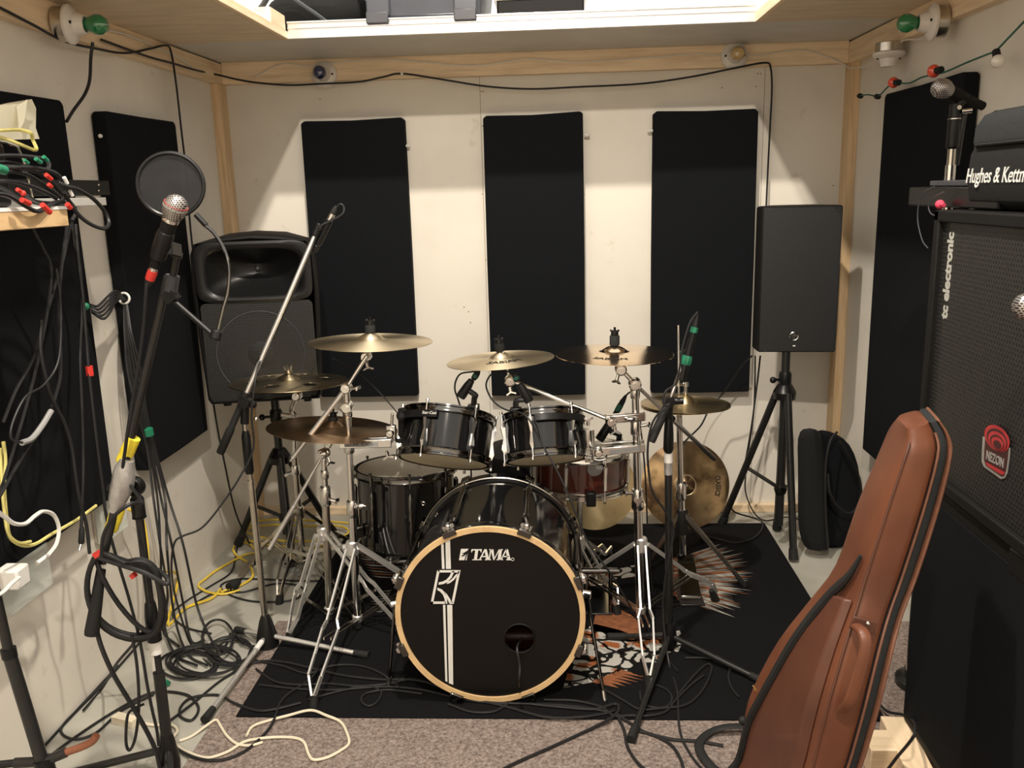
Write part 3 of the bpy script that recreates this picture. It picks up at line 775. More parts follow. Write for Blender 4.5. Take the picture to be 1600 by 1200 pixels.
knuckle(root, pc_, (0, 1, 0), .018); post(root, pc_, cO+V((0, 0, .055)), .004, name='cymbal_rod', n=8)
ax = V((0, 0, 1)); mb = MB().lathe([(.014, 0), (.015, .012), (.010, .013)], cO+V((0, 0, .035)), ax, 18)
for k in range(6):
    a = k*PI/3; mb.cyl(cO+V((.012*math.cos(a), .012*math.sin(a), .047)), cO+V((.016*math.cos(a), .016*math.sin(a), .062)), .0022, n=6)
obj('crown_nut', mb, 'dull_chrome', root)

# --- stand B: right, two boom arms + second tom
bR = FL(1001, 975); bR.z = .013
root = thing('cymbal_stand', 'tall chrome cymbal stand right of the bass drum holding two cymbals and the small tom', 'cymbal stand', bR, 'chrome cymbal stands')
tripod(root, bR-V((0, 0, .013)), ((1014, 1068), 28, 152), .31, .335, w=.03)
tR = W(992, 600, bR.y); Q3 = lambda z: V((bR.x+(tR.x-bR.x)*(z/tR.z), bR.y, z)); zR = lambda py: W(995, py, bR.y).z
post(root, Q3(.02), Q3(zR(778)), .0155, name='base_tube'); post(root, Q3(zR(778)), Q3(tR.z), .0125, name='upper_tube')
sleeve(root, Q3(zR(780)), .019, .075); wing(root, Q3(zR(770))-V((.02, 0, 0)), (-1, -.2, 0)); knuckle(root, Q3(zR(778)), (0, 1, 0), .02, name='memory_lock')
sleeve(root, Q3(zR(668)), .017, .05); wing(root, Q3(zR(665))+V((.02, 0, 0)), (1, -.2, .2))
knuckle(root, tR, (0, 1, 0), .022, name='boom_clamp'); sleeve(root, Q3(tR.z-.03), .015, .04)
q1 = W(970, 577, 2.92); e = W(1117, 718, bR.y+.12)
post(root, tR, q1, .008, name='neck'); knuckle(root, q1, (0, 1, 0), .020); wing(root, q1+V((-.01, -.015, -.018)), (-.3, -.2, -1))
post(root, tR, tR+(e-tR)*.45, .0065, name='boom_arm'); post(root, tR+(e-tR)*.45, e, .008, name='boom_weight', n=8)
obj('boom_collar', MB().cyl(tR+(e-tR)*.40, tR+(e-tR)*.46, .013, n=12), 'black_plastic', root)
post(root, q1, cR+V((0, 0, .075)), .004, name='cymbal_rod', n=8); felt_stack(root, cR, RR, 'grey_cloth', .034, .030)
# second boom (to the SABIAN cymbal)
k1, k2 = W(985, 652, bR.y-.02), W(955, 657, bR.y-.03)
obj('cross_clamp', MB().bar(W(1008, 650, bR.y-.02), W(945, 655, bR.y-.03), .026, .030), 'chrome', root, bev=.005)
knuckle(root, k2, (0, 1, .1), .019, name='boom_clamp'); wing(root, k2-V((-.01, .02, .015)), (.1, -.4, -1)); obj('memory_ring', MB().torus(k1, .024, .006, n=24), 'chrome', root)
q2 = W(797, 594, 2.98)
post(root, k2, q2, .0068, name='boom_arm'); knuckle(root, q2-V((0, .005, 0)), (0, 1, 0), .019); wing(root, q2+V((.0, -.02, -.02)), (.2, -.2, -1))
post(root, q2, cS+V((0, 0, .07)), .004, name='cymbal_rod', n=8); felt_stack(root, cS, RS, 'bag_cloth', .028, .030)
ra, rb = W(925, 706, bR.y-.03), W(1008, 700, bR.y-.03)
obj('tom_rail', MB().bar(ra, rb, .016, .028).bar(ra+V((0, .035, .012)), rb+V((0, .035, .012)), .010, .016), 'chrome', root, bev=.003)
obj('rail_label', MB().bar(ra+V((.06, -.009, 0)), rb+V((-.02, -.009, 0)), .0008, .014), 'label_grey', root)
knuckle(root, W(935, 706, 2.79), (0, 1, 0), .015, name='rail_clamp')
obj('rail_hook', MB().tube(smooth([W(924, 700, 2.8), W(925, 714, 2.8), W(934, 719, 2.8), W(946, 717, 2.8), W(946, 710, 2.8)], 6), .004, 8), 'chrome', root)
obj('l_rod_block', MB().lathe([(.020, -.03), (.022, 0), (.020, .03)], W(919, 684, 2.84), (0, 0, 1), 16), 'chrome', root)
wing(root, W(919, 665, 2.84), (0, 0, 1))

# --- hi-hat stand
bH = FL(1068, 912); bH.z = .013
root = thing('hi_hat_stand', 'chrome hi-hat stand with pull rod rising above the hi-hat cymbals', 'hi-hat stand', bH)
tH = W(1061, 650, 3.2); H_ = lambda z: V((bH.x+(tH.x-bH.x)*(z/tH.z), 3.2+(bH.y-3.2)*(1-z/tH.z), z))
post(root, H_(.03), H_(.38), .014, name='base_tube'); post(root, H_(.38), H_(tH.z), .0115, name='upper_tube')
sleeve(root, H_(.40), .018, .07); post(root, H_(tH.z), W(1060, 508, 3.2), .0035, name='pull_rod', n=8)
obj('clutch', MB().lathe([(.008, 0), (.011, .008), (.006, .012), (.006, .03), (.011, .034), (.010, .05)], cH+V((0, 0, .035)), (0, 0, 1), 14), 'chrome', root)
wing(root, cH+V((-.01, -.005, .075)), (-1, -.2, .2))
sleeve(root, H_(.27), .02, .10, 'black_rubber', 'spring_housing'); hubh = H_(.32)
for (fx, fy) in ((1164, 914), (1000, 900), (1098, 845)):
    ft = FL(fx, fy, .02); d = (ft-hubh); s = V((-d.y, d.x, 0)).normalized()
    mb = MB()
    for k in (-1, 1): mb.bar(hubh+s*(k*.012), ft+s*(k*.005), .004, .014)
    leg = obj('leg', mb, 'dull_chrome', root)
    obj('rubber_foot', MB().cyl(ft-V((0, 0, .006)), ft-d.normalized()*.06, .011, .009), 'black_rubber', leg)
bh = bH
mb = MB(); mb.prism([(bh.x-.038, bh.y-.20, .035), (bh.x+.038, bh.y-.20, .035), (bh.x+.032, bh.y-.03, .13), (bh.x-.032, bh.y-.03, .13)], (0, .003, .009))
obj('footboard', mb, 'black_nickel', root, bev=.002)
obj('base_plate', MB().box((bh.x-.042, bh.y-.22, .014), (bh.x+.05, bh.y+.02, .020)), 'black_paint', root, bev=.002)
post(root, (bh.x, bh.y-.03, .13), (bh.x, bh.y, .24), .004, name='pull_strap', n=8)

# ------------------------------------------------------------------ drums
def drum(root, c, ax, R, L, shell, nlug, hoop='black_nickel', top='drum_skin', bot='resonant_skin', lugmat='chrome', hoopw=.022, phase=.2, lugstyle=0):
    """c = centre, ax = up axis, L = shell depth"""
    c = V(c); u, v, a = frame(ax); b = c - a*(L/2)
    obj('shell', MB().lathe([(R, .006), (R, L-.006)], b, a, 64, caps=False).lathe([(R-.006, .006), (R-.006, L-.006)], b, a, 64, caps=False), shell, root)
    obj('batter_head', MB().lathe([(R-.002, L-.004), (R-.004, L+.001), (.0001, L+.0015)], b, a, 64, caps=False), top, root)
    obj('bottom_head', MB().lathe([(R-.002, .004), (R-.004, -.001), (.0001, -.0015)], b, a, 64, caps=False), bot, root)
    for h0, s in ((L-.004, 1), (.004, -1)):
        prof = [(R+.004, -hoopw*.85), (R+.0095, -hoopw*.85), (R+.0075, -hoopw*.75), (R+.0055, -hoopw*.6), (R+.0055, 0), (R+.0085, .003), (R+.0085, .008), (R+.001, .009), (R+.001, -.002), (R+.004, -.004), (R+.004, -hoopw*.85)]
        if s < 0: prof = [(r, -h) for r, h in prof]
        obj('hoop', MB().lathe([(r, h+h0) for r, h in prof], b, a, 64, caps=False), hoop, root)
    for k in range(nlug):
        t = 2*PI*k/nlug+phase; d = u*math.cos(t)+v*math.sin(t); s = a.cross(d)
        p = b + d*(R+.001)
        mb = MB()
        if lugstyle == 0:      # curved bow-tie lug
            for (h0, h1, w0, w1) in ((L*.5-.001, L-.040, .006, .0125), (L-.040, L-.022, .0125, .007), (L*.5+.001, .040, .006, .0125), (.040, .022, .0125, .007)):
                q0, q1 = p+a*h0, p+a*h1; o0 = .008 if w0 < w1 else .016; o1 = .016 if w0 < w1 else .010
                mb.add([q0-s*w0/2, q0+s*w0/2, q0+s*w0/2+d*o0, q0-s*w0/2+d*o0, q1-s*w1/2, q1+s*w1/2, q1+s*w1/2+d*o1, q1-s*w1/2+d*o1],
                       [(0,3,2,1),(4,5,6,7),(0,1,5,4),(1,2,6,5),(2,3,7,6),(3,0,4,7)])
        else:
            mb.lathe([(.004, L*.18), (.009, L*.22), (.0075, L*.5), (.009, L*.78), (.004, L*.82)], p+d*.008, a, 10)
        for hh, s2 in ((L, 1), (0, -1)):
            e0 = p + d*.010 + a*(hh+s2*.012 if s2 > 0 else hh-.012); e1_ = p + d*.010 + a*(hh-s2*.035)
            mb.cyl(e0, e1_, .0028, n=6); mb.cyl(e0-a*(s2*.006), e0+a*(s2*.004), .0055, n=8)
        obj('lug', mb, lugmat, root)
# bass drum ----------------------------------------------------------------
YK0, YK1 = 2.395, 2.885; RK = .287
kc = V((-.222, (YK0+YK1)/2, .290+.013))
root = thing('bass_drum', 'gloss black bass drum with pale wood front hoop and white TAMA lettering', 'drum', (kc.x, kc.y, .013))
kb = V((kc.x, YK0, kc.z)); AY = V((0, 1, 0))
obj('shell', MB().lathe([(RK-.012, .035), (RK-.012, YK1-YK0-.035)], kb, AY, 96, caps=False), 'gloss_black', root)
obj('front_hoop', MB().lathe([(RK-.017, -.002), (RK-.001, -.002), (RK, .002), (RK, .006), (RK-.017, .006), (RK-.017, -.002)], kb, AY, 96, caps=False), 'hoop_wood', root)
obj('hoop_rim', MB().lathe([(RK, .006), (RK+.0005, .010), (RK+.0005, .040), (RK-.001, .044), (RK-.012, .044), (RK-.012, .010)], kb, AY, 96, caps=False), 'gloss_black', root)
obj('rear_hoop', MB().lathe([(RK-.014, .0), (RK, .002), (RK, .040), (RK-.002, .042), (RK-.014, .042), (RK-.014, 0)], kb+V((0, YK1-YK0-.042, 0)), AY, 96, caps=False), 'gloss_black', root)
obj('rear_hoop_edge', MB().torus(kb+V((0, YK1-YK0-.043, 0)), RK-.002, .003, AY, 96, 6), 'dull_chrome', root)
obj('front_hoop_edge', MB().torus(kb+V((0, .045, 0)), RK-.004, .0022, AY, 96, 6), 'dull_chrome', root)
YH = YK0+.004                                    # plane of the front head
# front head with port hole
hc = W(812, 997, YH); hr = .047; n = 96
ring_o = [(kc.x+(RK-.017)*math.cos(2*PI*k/n), kc.z+(RK-.017)*math.sin(2*PI*k/n)) for k in range(n)]
ring_i = [(hc.x+hr*math.cos(2*PI*k/n), hc.z+hr*math.sin(2*PI*k/n)) for k in range(n)]
mb = MB(); vs = [V((x, YH, z)) for x, z in ring_o] + [V((x, YH, z)) for x, z in ring_i] + [V((x, YH+.004, z)) for x, z in ring_i]
mb.add(vs, [(k, (k+1) % n, n+(k+1) % n, n+k) for k in range(n)] + [(n+k, n+(k+1) % n, 2*n+(k+1) % n, 2*n+k) for k in range(n)])
obj('front_head', mb, 'front_head', root)
obj('port_ring', MB().torus((hc.x, YH-.001, hc.z), hr, .003, AY, 48, 6), 'front_head', root)
obj('batter_head', MB().lathe([(RK-.014, YK1-YK0-.02), (.0001, YK1-YK0-.019)], kb, AY, 64, caps=False), 'drum_skin', root)
obj('muffling_pad', MB().box((kc.x-.17, YK0+.13, kc.z-.265), (kc.x+.19, YK0+.33, kc.z-.12)), 'badge_dark', root, bev=.03, seg=3)
def headpoly(pts, nm='logo', mat='white_print', z=.6):
    mb = MB()
    for poly in pts: mb.prism([W(x, y, YH-z*.001) for x, y in poly], (0, -.0006, 0))
    return obj(nm, mb, mat, root)
cz = lambda L: [(650+x/5.714, 740+y/5.714) for x, y in L]
headpoly([cz([(224,600),(245,600),(256,850),(232,850)]), cz([(262,592),(304,588),(312,850),(268,850)]),
          cz([(241,1172),(262,1172),(281,1860),(262,1850)]), cz([(278,1172),(324,1172),(332,1885),(294,1870)])], 'stripes')
# emblem: slanted frame with two curved blades
headpoly([cz([(190,862),(398,862),(392,882),(208,882)]), cz([(190,862),(212,862),(152,1162),(130,1162)]), cz([(376,862),(398,862),(337,1162),(315,1162)]), cz([(130,1162),(134,1142),(270,1142),(262,1162)]), cz([(300,1162),(304,1142),(340,1142),(337,1162)]),
          cz([(322,868),(300,915),(270,948),(235,965),(205,970),(200,992),(245,985),(285,965),(318,928),(345,868)]),
          cz([(392,868),(352,905),(318,945),(285,966),(270,985),(300,978),(340,948),(372,905),(394,872)]),
          cz([(190,1018),(232,1035),(262,1070),(276,1110),(280,1160),(258,1160),(256,1120),(240,1080),(215,1052),(192,1040)]),
          cz([(240,1045),(275,1075),(305,1120),(322,1162),(300,1162),(280,1120),(262,1080)])], 'emblem')
# TAMA lettering: slab-serif italic
def lt(x0, strokes):                      # unit letter: x 0..1, y 0(bottom)..1(top); slanted
    out = []
    for s in strokes: out.append([(x0[0]+px*x0[1]+py*14, 772-py*97) for px, py in s])
    return [cz(p) for p in out]
T = [[(0,1),(1,1),(1,.72),(.93,.72),(.86,.90),(.14,.90),(.07,.72),(0,.72)], [(.38,.92),(.66,.92),(.66,.06),(.38,.06)], [(.22,.07),(.80,.07),(.80,0),(.22,0)]]
A = [[(.42,1),(.62,1),(.98,.06),(.70,.06)], [(.42,1),(.56,1),(.20,.06),(.08,.06)], [(.24,.38),(.78,.38),(.78,.28),(.22,.28)], [(0,.07),(.32,.07),(.32,0),(0,0)], [(.60,.07),(1.04,.07),(1.04,0),(.60,0)]]
Mm = [[(.0,1),(.30,1),(.30,.93),(.0,.93)], [(.07,.95),(.16,.95),(.16,.05),(.07,.05)], [(.10,.995),(.32,.995),(.50,.12),(.43,.0)], [(.43,.0),(.50,.0),(.80,.99),(.72,.99)], [(.74,.998),(.97,.998),(.97,.05),(.74,.05)], [(.66,.07),(1.03,.07),(1.03,0),(.66,0)], [(-.02,.07),(.25,.07),(.25,0),(-.02,0)], [(.72,1.002),(1.03,1.002),(1.03,.93),(.72,.93)]]
polys = lt((482, 92), T) + lt((555, 100), A) + lt((640, 118), Mm) + lt((745, 100), A)
headpoly(polys, 'maker_lettering')
headpoly([cz([(402,672),(470,672),(452,772),(384,772)])], 'maker_square')
headpoly([cz([(470,672),(455,690),(430,705),(408,712),(430,716),(400,740),(430,735),(450,715),(432,772),(440,772),(462,712)])], 'square_cut', 'front_head', 1.4)
rg = W(801, 874, YH-.001); obj('registered_mark', MB().torus(rg, .0042, .0007, AY, 20, 4), 'white_print', root)
# claws, rods, spurs
for k in range(8):
    t = math.radians(22.5+45*k); d = V((math.cos(t), 0, math.sin(t))); s = V((-d.z, 0, d.x))
    p = kb + d*(RK+.002)
    mb = MB(); mb.bar(p-AY*.006-d*.010, p-AY*.006+d*.010, .042, .010, up=AY); mb.bar(p-AY*.006+d*.006, p+AY*.034+d*.006, .036, .010, up=d)
    o = obj('claw', mb, 'black_nickel', root, bev=.003)
    mb = MB(); mb.cyl(p+AY*.01+d*.016, p+AY*.075+d*.010, .0035, n=8); mb.lathe([(.006, -.012), (.010, -.008), (.010, .012), (.006, .016)], p+AY*.012+d*.016, AY, 12)
    mb.bar(p+AY*.018+d*.014-s*.018, p+AY*.018+d*.014+s*.018, .006, .01, up=d)
    obj('tension_rod', mb, 'chrome', root)
    mb = MB(); q = kb + d*(RK-.012)
    mb.lathe([(.004, .09), (.011, .10), (.013, .125), (.008, .15), (.006, .24), (.008, .33), (.013, .36), (.011, .38), (.004, .39)], q+d*.012, AY, 12)
    mb.cyl(q+d*.012+AY*.38, q+d*.014+AY*(YK1-YK0-.01), .0032, n=8)
    obj('lug', mb, 'black_nickel', root)
    p2_ = kb + d*(RK+.004) + AY*(YK1-YK0-.03)
    obj('rear_claw', MB().bar(p2_-AY*.012, p2_+AY*.034, .03, .012, up=d), 'black_nickel', root, bev=.002)
for (x0, y0, x1, y1) in ((617, 945, 607, 1072), (917, 930, 945, 1094)):
    top = W(x0, y0, 2.50); ft = FL(x1, y1, .016)
    post(root, top, ft, .0055, 'black_nickel', 'spur', 10)
    obj('spur_tip', MB().cyl(ft-V((0, 0, .002)), ft+(top-ft).normalized()*.03, .009, .007), 'chrome', root)
    s = 1 if x0 > 765 else -1
    obj('spur_bracket', MB().cyl(top+V((-s*.06, .02, .005)), top+V((s*.012, 0, 0)), .013, n=14), 'chrome', root)

# rack toms ----------------------------------------------------------------
def tilt_axis(back, side):
    v = V((math.sin(math.radians(side)), math.sin(math.radians(back)), math.cos(math.radians(back)))); return v.normalized()
c1 = W(698, 684, 2.93)
root = thing('rack_tom', 'larger gloss black rack tom with chrome lugs, left above the bass drum', 'drum', c1-V((0, 0, .1)), 'black drums of the kit')
a1 = tilt_axis(27, 6)
drum(root, c1, a1, .155, .165, 'gloss_black', 6, phase=.38)
bk = MB(); u, v, a = frame(a1)
for i in range(9):
    t0 = math.radians(228+i*6.2); 
angs = [math.radians(x) for x in range(0, 360, 6)]
# mount bracket band follows the front left of the shell
f0 = None
best = []
for t in range(0, 360, 4):
    d = u*math.cos(math.radians(t))+v*math.sin(math.radians(t)); best.append((d.x*.75+d.y*.65, t))
tf = min(best)[1]
ringp = []
for i in range(-14, 12):
    t = math.radians(tf+i*4); d = u*math.cos(t)+v*math.sin(t); ringp.append((d, t))
rings = []
for d, t in ringp:
    b0 = c1 + d*.166; rings.append([b0+a*.035, b0+d*.010+a*.035, b0+d*.010+a*.060, b0+a*.060])
obj('mount_bracket', MB().loft(rings), 'black_plastic', root, bev=.002)
fr = [d for d, t in ringp if d.y < -.7]
d = min((d for d, t in ringp), key=lambda q: abs(q.x+.25)+ (0 if q.y < 0 else 9)); s_ = a.cross(d)
obj('bracket_lettering', text_mb('Star-Cast', .010, c1+d*.178+a*.044-s_*.026, s_, a, depth=.0006, width=.052, shear=.2), 'white_print', root)
dl = V((-1, -.2, 0)).normalized()
obj('isolator', MB().cyl(W(627, 640, 2.88), W(628, 700, 2.92), .012, n=14).sph(W(627, 650, 2.87), .018, 12).sph(W(624, 690, 2.9), .014, 12), 'black_rubber', root)

c2 = W(850, 683, 2.87)
root = thing('rack_tom', 'smaller gloss black rack tom, right above the bass drum', 'drum', c2-V((0, 0, .1)), 'black drums of the kit')
a2 = tilt_axis(25, -4)
drum(root, c2, a2, .132, .155, 'gloss_black', 6, phase=.1)
u, v, a = frame(a2); rings = []
best = min((abs((u*math.cos(math.radians(t))+v*math.sin(math.radians(t))).x-.35)+(9 if (u*math.cos(math.radians(t))+v*math.sin(math.radians(t))).y > 0 else 0), t) for t in range(0, 360, 4))[1]
for i in range(-8, 13):
    t = math.radians(best+i*4); d = u*math.cos(t)+v*math.sin(t); b0 = c2+d*.143; rings.append([b0+a*.032, b0+d*.010+a*.032, b0+d*.010+a*.055, b0+a*.055])
obj('mount_bracket', MB().loft(rings), 'black_plastic', root, bev=.002)
obj('isolator', MB().cyl(W(905, 652, 2.84), W(908, 712, 2.88), .012, n=14).sph(W(905, 655, 2.84), .015, 12), 'black_rubber', root)

# floor tom ------------------------------------------------------------------
cf_top, cf_bot = W(633, 728, 3.12), W(640, 850, 3.12)
cf = (cf_top+cf_bot)/2; cf.x = W(636, 790, 3.12).x
root = thing('floor_tom', 'gloss black floor tom with a pale head, behind the bass drum on the left', 'drum', (cf.x, cf.y, .013), 'black drums of the kit')
Rf, Lf = .182, (cf_top-cf_bot).length*.98
drum(root, cf, (0.0, .06, 1), Rf, Lf, 'gloss_black', 8, hoop='black_nickel', phase=.25, lugstyle=1, lugmat='black_nickel')
for t in (215, 325, 90):
    t = math.radians(t); d = V((math.cos(t), math.sin(t), 0)); p = V((cf.x, cf.y, 0))+d*(Rf+.03)
    mb = MB().cyl(p+V((0, 0, .03)), p+V((0, 0, .40)), .0052, n=10)
    leg = obj('leg', mb, 'chrome', root)
    obj('rubber_foot', MB().lathe([(.011, 0), (.014, .01), (.008, .035)], p+V((0, 0, .014)), (0, 0, 1), 12), 'black_rubber', leg)
    q = V((cf.x, cf.y, .33))+d*(Rf+.002); obj('leg_bracket', MB().bar(q, q+d*.04, .03, .045), 'dull_chrome', root, bev=.006)
vp_ = W(660, 790, cf.y-Rf); obj('air_vent', MB().torus((vp_.x, cf.y-math.sqrt(max(0, Rf**2-(vp_.x-cf.x)**2))-.003, vp_.z), .006, .0025, AY, 20, 6), 'dull_chrome', root)

# snare ----------------------------------------------------------------------
cs = W(905, 729, 3.2)
root = thing('snare_drum', 'dark red snare drum with chrome hoops behind the small tom', 'drum', cs-V((0, 0, .08)))
drum(root, cs, (0.03, .05, 1), .178, .155, 'red_shell', 8, hoop='chrome', phase=.5, lugstyle=1)
bd = W(930, 733, cs.y-.178); ys = cs.y-math.sqrt(.178**2-(bd.x-cs.x)**2)
obj('oval_badge', MB().lathe([(.0001, .003), (.027, .0025), (.030, 0)], V((bd.x, ys-.0005, bd.z)), (bd.x-cs.x, ys-cs.y, 0), 24, caps=False), 'label_grey', root)
obj('snare_strainer', MB().box((cs.x+.02, cs.y-.215, cs.z-.085), (cs.x+.055, cs.y-.185, cs.z-.03)), 'black_plastic', root, bev=.005)
root = thing('snare_stand', 'chrome snare stand beneath the red snare drum', 'drum stand', (cs.x, cs.y, .013))
tripod(root, V((cs.x, cs.y, 0)), (-60, 60, 180), .20, .26)
post(root, (cs.x, cs.y, .03), (cs.x, cs.y, cs.z-.10), .012, name='tube')
for t in (-75, 45, 165):
    t = math.radians(t); d = V((math.cos(t), math.sin(t), 0)); b0 = V((cs.x, cs.y, cs.z-.13))
    obj('basket_arm', MB().tube(smooth([b0, b0+d*.12+V((0, 0, .02)), b0+d*.186+V((0, 0, .05)), b0+d*.194+V((0, 0, .09))], 5), .006, 8), 'chrome', root)
# throne -----------------------------------------------------------------------
ct = W(812, 712, 3.62)
root = thing('drum_throne', 'black round drum throne seat seen between the two toms', 'stool', (ct.x, ct.y, .013))
obj('seat', MB().lathe([(.0001, -.06), (.14, -.06), (.165, -.045), (.172, -.01), (.165, .03), (.13, .045), (.0001, .048)], ct, (0, 0, 1), 40, caps=False), 'black_rough', root)
post(root, (ct.x, ct.y, .05), (ct.x, ct.y, ct.z-.06), .013, 'dull_chrome', 'post')
for t in (-90, 30, 150):
    t = math.radians(t); d = V((math.cos(t), math.sin(t), 0)); b0 = V((ct.x, ct.y, 0))
    leg = obj('leg', MB().bar(b0+V((0, 0, .26)), b0+d*.22+V((0, 0, .03)), .022, .006).bar(b0+V((0, 0, .07)), b0+d*.15+V((0, 0, .12)), .018, .004), 'dull_chrome', root)
    obj('rubber_foot', MB().lathe([(.014, 0), (.012, .03)], b0+d*.22+V((0, 0, .0135)), (0, 0, 1), 10), 'black_rubber', leg)
# wood slat seen between floor tom and throne
p = W(703, 760, 3.5)
tag(obj('wood_plank', MB().box((p.x-.016, 3.49, .013), (p.x+.016, 3.51, p.z+.10)), 'pine_z', bev=.002), 'pale narrow wooden plank standing upright behind the floor tom', 'wood plank')

# kick pedal and pedal linkage behind/right of bass drum
root = thing('kick_pedal', 'black and chrome kick pedal at the rear of the bass drum', 'drum pedal', (kc.x, 3.0, .013))
obj('base_plate', MB().box((kc.x-.05, 2.93, .014), (kc.x+.05, 3.24, .02)), 'black_paint', root, bev=.002)
obj('footboard', MB().prism([(kc.x-.04, 3.22, .03), (kc.x+.04, 3.22, .03), (kc.x+.03, 2.96, .11), (kc.x-.03, 2.96, .11)], (0, 0, .008)), 'dull_chrome', root, bev=.002)
for s in (-1, 1): post(root, (kc.x+s*.05, 2.95, .02), (kc.x+s*.05, 2.95, .24), .008, name='post', n=10)
post(root, (kc.x-.06, 2.95, .23), (kc.x+.06, 2.95, .23), .007, name='axle', n=10); post(root, (kc.x, 2.95, .23), (kc.x, 2.925, .33), .004, name='beater_rod', n=8)
obj('beater', MB().sph((kc.x, 2.915, .33), .022, 12), 'grey_cloth', root)
sx = W(935, 925, 2.98)
root = thing('kick_pedal', 'second kick pedal on the rug right of bass drum, near the chrome stand', 'drum pedal', (sx.x, 2.98, .013))
bx, by = sx.x, 2.98
obj('base_plate', MB().box((bx-.05, by-.02, .014), (bx+.05, by+.30, .02)), 'black_paint', root, bev=.002)
obj('footboard', MB().prism([(bx-.04, by+.28, .03), (bx+.04, by+.28, .03), (bx+.03, by+.02, .11), (bx-.03, by+.02, .11)], (0, 0, .008)), 'chrome', root, bev=.002)
for s in (-1, 1): post(root, (bx+s*.045, by, .02), (bx+s*.045, by, .19), .008, 'black_nickel', 'post', 10)
post(root, (bx-.09, by, .18), (bx+.07, by, .18), .012, 'black_nickel', 'axle', 12)
post(root, (bx-.09, by, .18), (kc.x+.06, 2.95, .23), .006, 'dull_chrome', 'linkage_shaft', 10)

# ------------------------------------------------------------------ microphones on the drums
def clip_mic(label, a, b, xa_, xb_, clipp, Yd, green=True, cab=None):
    """short clip-on mic: body a->b, connector xa->xb, clip foot at clipp"""
    A_, B_ = W(*a, Yd), W(*b, Yd); XA, XB = W(*xa_, Yd), W(*xb_, Yd); C_ = W(*clipp, Yd)
    r = thing('clip_microphone', label, 'microphone', C_, 'small black clip-on drum microphones')
    obj('mic_body', MB().lathe([(.0001, 0), (.016, .002), (.017, .012), (.015, (B_-A_).length*.7), (.011, (B_-A_).length)], A_, B_-A_, 16, caps=False), 'black_plastic', r)
    obj('connector', MB().lathe([(.008, 0), (.010, .005), (.010, (XB-XA).length*.7), (.005, (XB-XA).length)], XA, XB-XA, 12), 'black_rubber', r)
    if green: obj('tape', MB().cyl(XA+(XB-XA)*.25, XA+(XB-XA)*.55, .0112, n=12), 'dark_green_tape', r)
    mid = (A_+B_)/2
    obj('clip_arm', MB().tube(smooth([mid, mid*.5+C_*.5+V((.02, 0, .01)), C_+V((.004, 0, .035)), C_], 5), .010, 8), 'black_plastic', r)
    obj('rim_clamp', MB().box(tuple(C_-V((.020, .016, .02))), tuple(C_+V((.020, .016, .012)))), 'black_plastic', r, bev=.004)
clip_mic('black clip-on microphone on the rim of the left rack tom', (719,621), (737,594), (739,593), (749,579), (740,637), 2.90)
clip_mic('black clip-on microphone on the rim of the right rack tom', (828,628), (812,600), (808,596), (803,582), (806,642), 2.86)
clip_mic('black clip-on microphone between right tom and chrome stand over the snare', (936,688), (958,653), (960,650), (978,618), (966,694), 3.02)
cable('microphone_cable', 'thin black cable looping left of the microphone on the left rack tom', 'cable', [W(748,580,2.9), W(738,581,2.92), W(720,584,2.93), W(712,596,2.94), W(711,610,2.95), W(716,625,2.98), W(726,660,3.1), W(735,720,3.15), W(740,780,3.2), V((-.3, 3.3, .02))], .0032, 'cable_black')
cable('microphone_cable', 'thin black cable looping left of the microphone on the right rack tom', 'cable', [W(803,583,2.86), W(788,580,2.87), W(769,584,2.88), W(760,598,2.88), W(762,612,2.88), W(772,628,2.87), W(790,640,2.84), W(822,650,2.72), W(845,690,2.70), W(875,745,2.66), W(895,790,2.64), W(920,850,2.62), W(960,905,2.62), FL(1010,990,.02), FL(1060,1050,.018)], .0032, 'cable_black')
cable('microphone_cable', 'thin black cable from the snare microphone behind the chrome stand', 'cable', [W(978,618,3.02), W(985,613,3.03), W(992,620,3.06), W(1000,660,3.1), W(1008,740,3.15), W(1013,850,3.15), FL(1020,930,.02)], .0032, 'cable_black')
cable('microphone_cable', 'black cable hanging down between bass drum and floor tom to the rug', 'cable', [W(627,652,2.87), W(590,610,2.9), W(555,580,2.95), W(520,560,3.2)], .0022, 'cable_black')

# ------------------------------------------------------------------ mic stands
def pole_clutch(root, p, r=.014, h=.06): return sleeve(root, p, r, h, 'black_plastic', 'clutch')
# overhead boom stand (left, chrome)
bS = FL(419, 1012, 0); tS = W(381, 648, bS.y)
root = thing('microphone_stand', 'tall chrome boom microphone stand left of the kit, boom rising to the right', 'microphone stand', bS, 'microphone stands')
S_ = lambda z: V((bS.x+(tS.x-bS.x)*z/tS.z, bS.y, z))
post(root, S_(.03), S_(.62), .0115, 'dull_chrome', 'base_tube'); post(root, S_(.62), S_(tS.z), .009, 'dull_chrome', 'upper_tube')
obj('clutch', MB().lathe([(.013, -.13), (.016, -.12), (.015, .0), (.010, .02)], S_(W(389, 695, bS.y).z+.03), (0, 0, 1), 16), 'black_plastic', root)
obj('tripod_hub', MB().lathe([(.040, 0), (.036, .03), (.022, .09), (.014, .11)], S_(.015), (0, 0, 1), 20), 'black_plastic', root)
for (x, y) in ((572, 1024), (322, 1122), (372, 985)):
    ft = FL(x, y, .02); h0 = S_(.05)
    leg = obj('leg', MB().cyl(h0, ft, .0085, n=12), 'satin_chrome', root)
    obj('rubber_foot', MB().cyl(ft-(h0-ft).normalized()*.01+V((0, 0, .001)), ft+(h0-ft).normalized()*.045, .014, .011), 'black_rubber', leg)
obj('white_tape', MB().cyl(S_(.05)+(FL(322, 1122, .02)-S_(.05))*.10, S_(.05)+(FL(322, 1122, .02)-S_(.05))*.20, .0100, n=12), 'white_plastic', root)
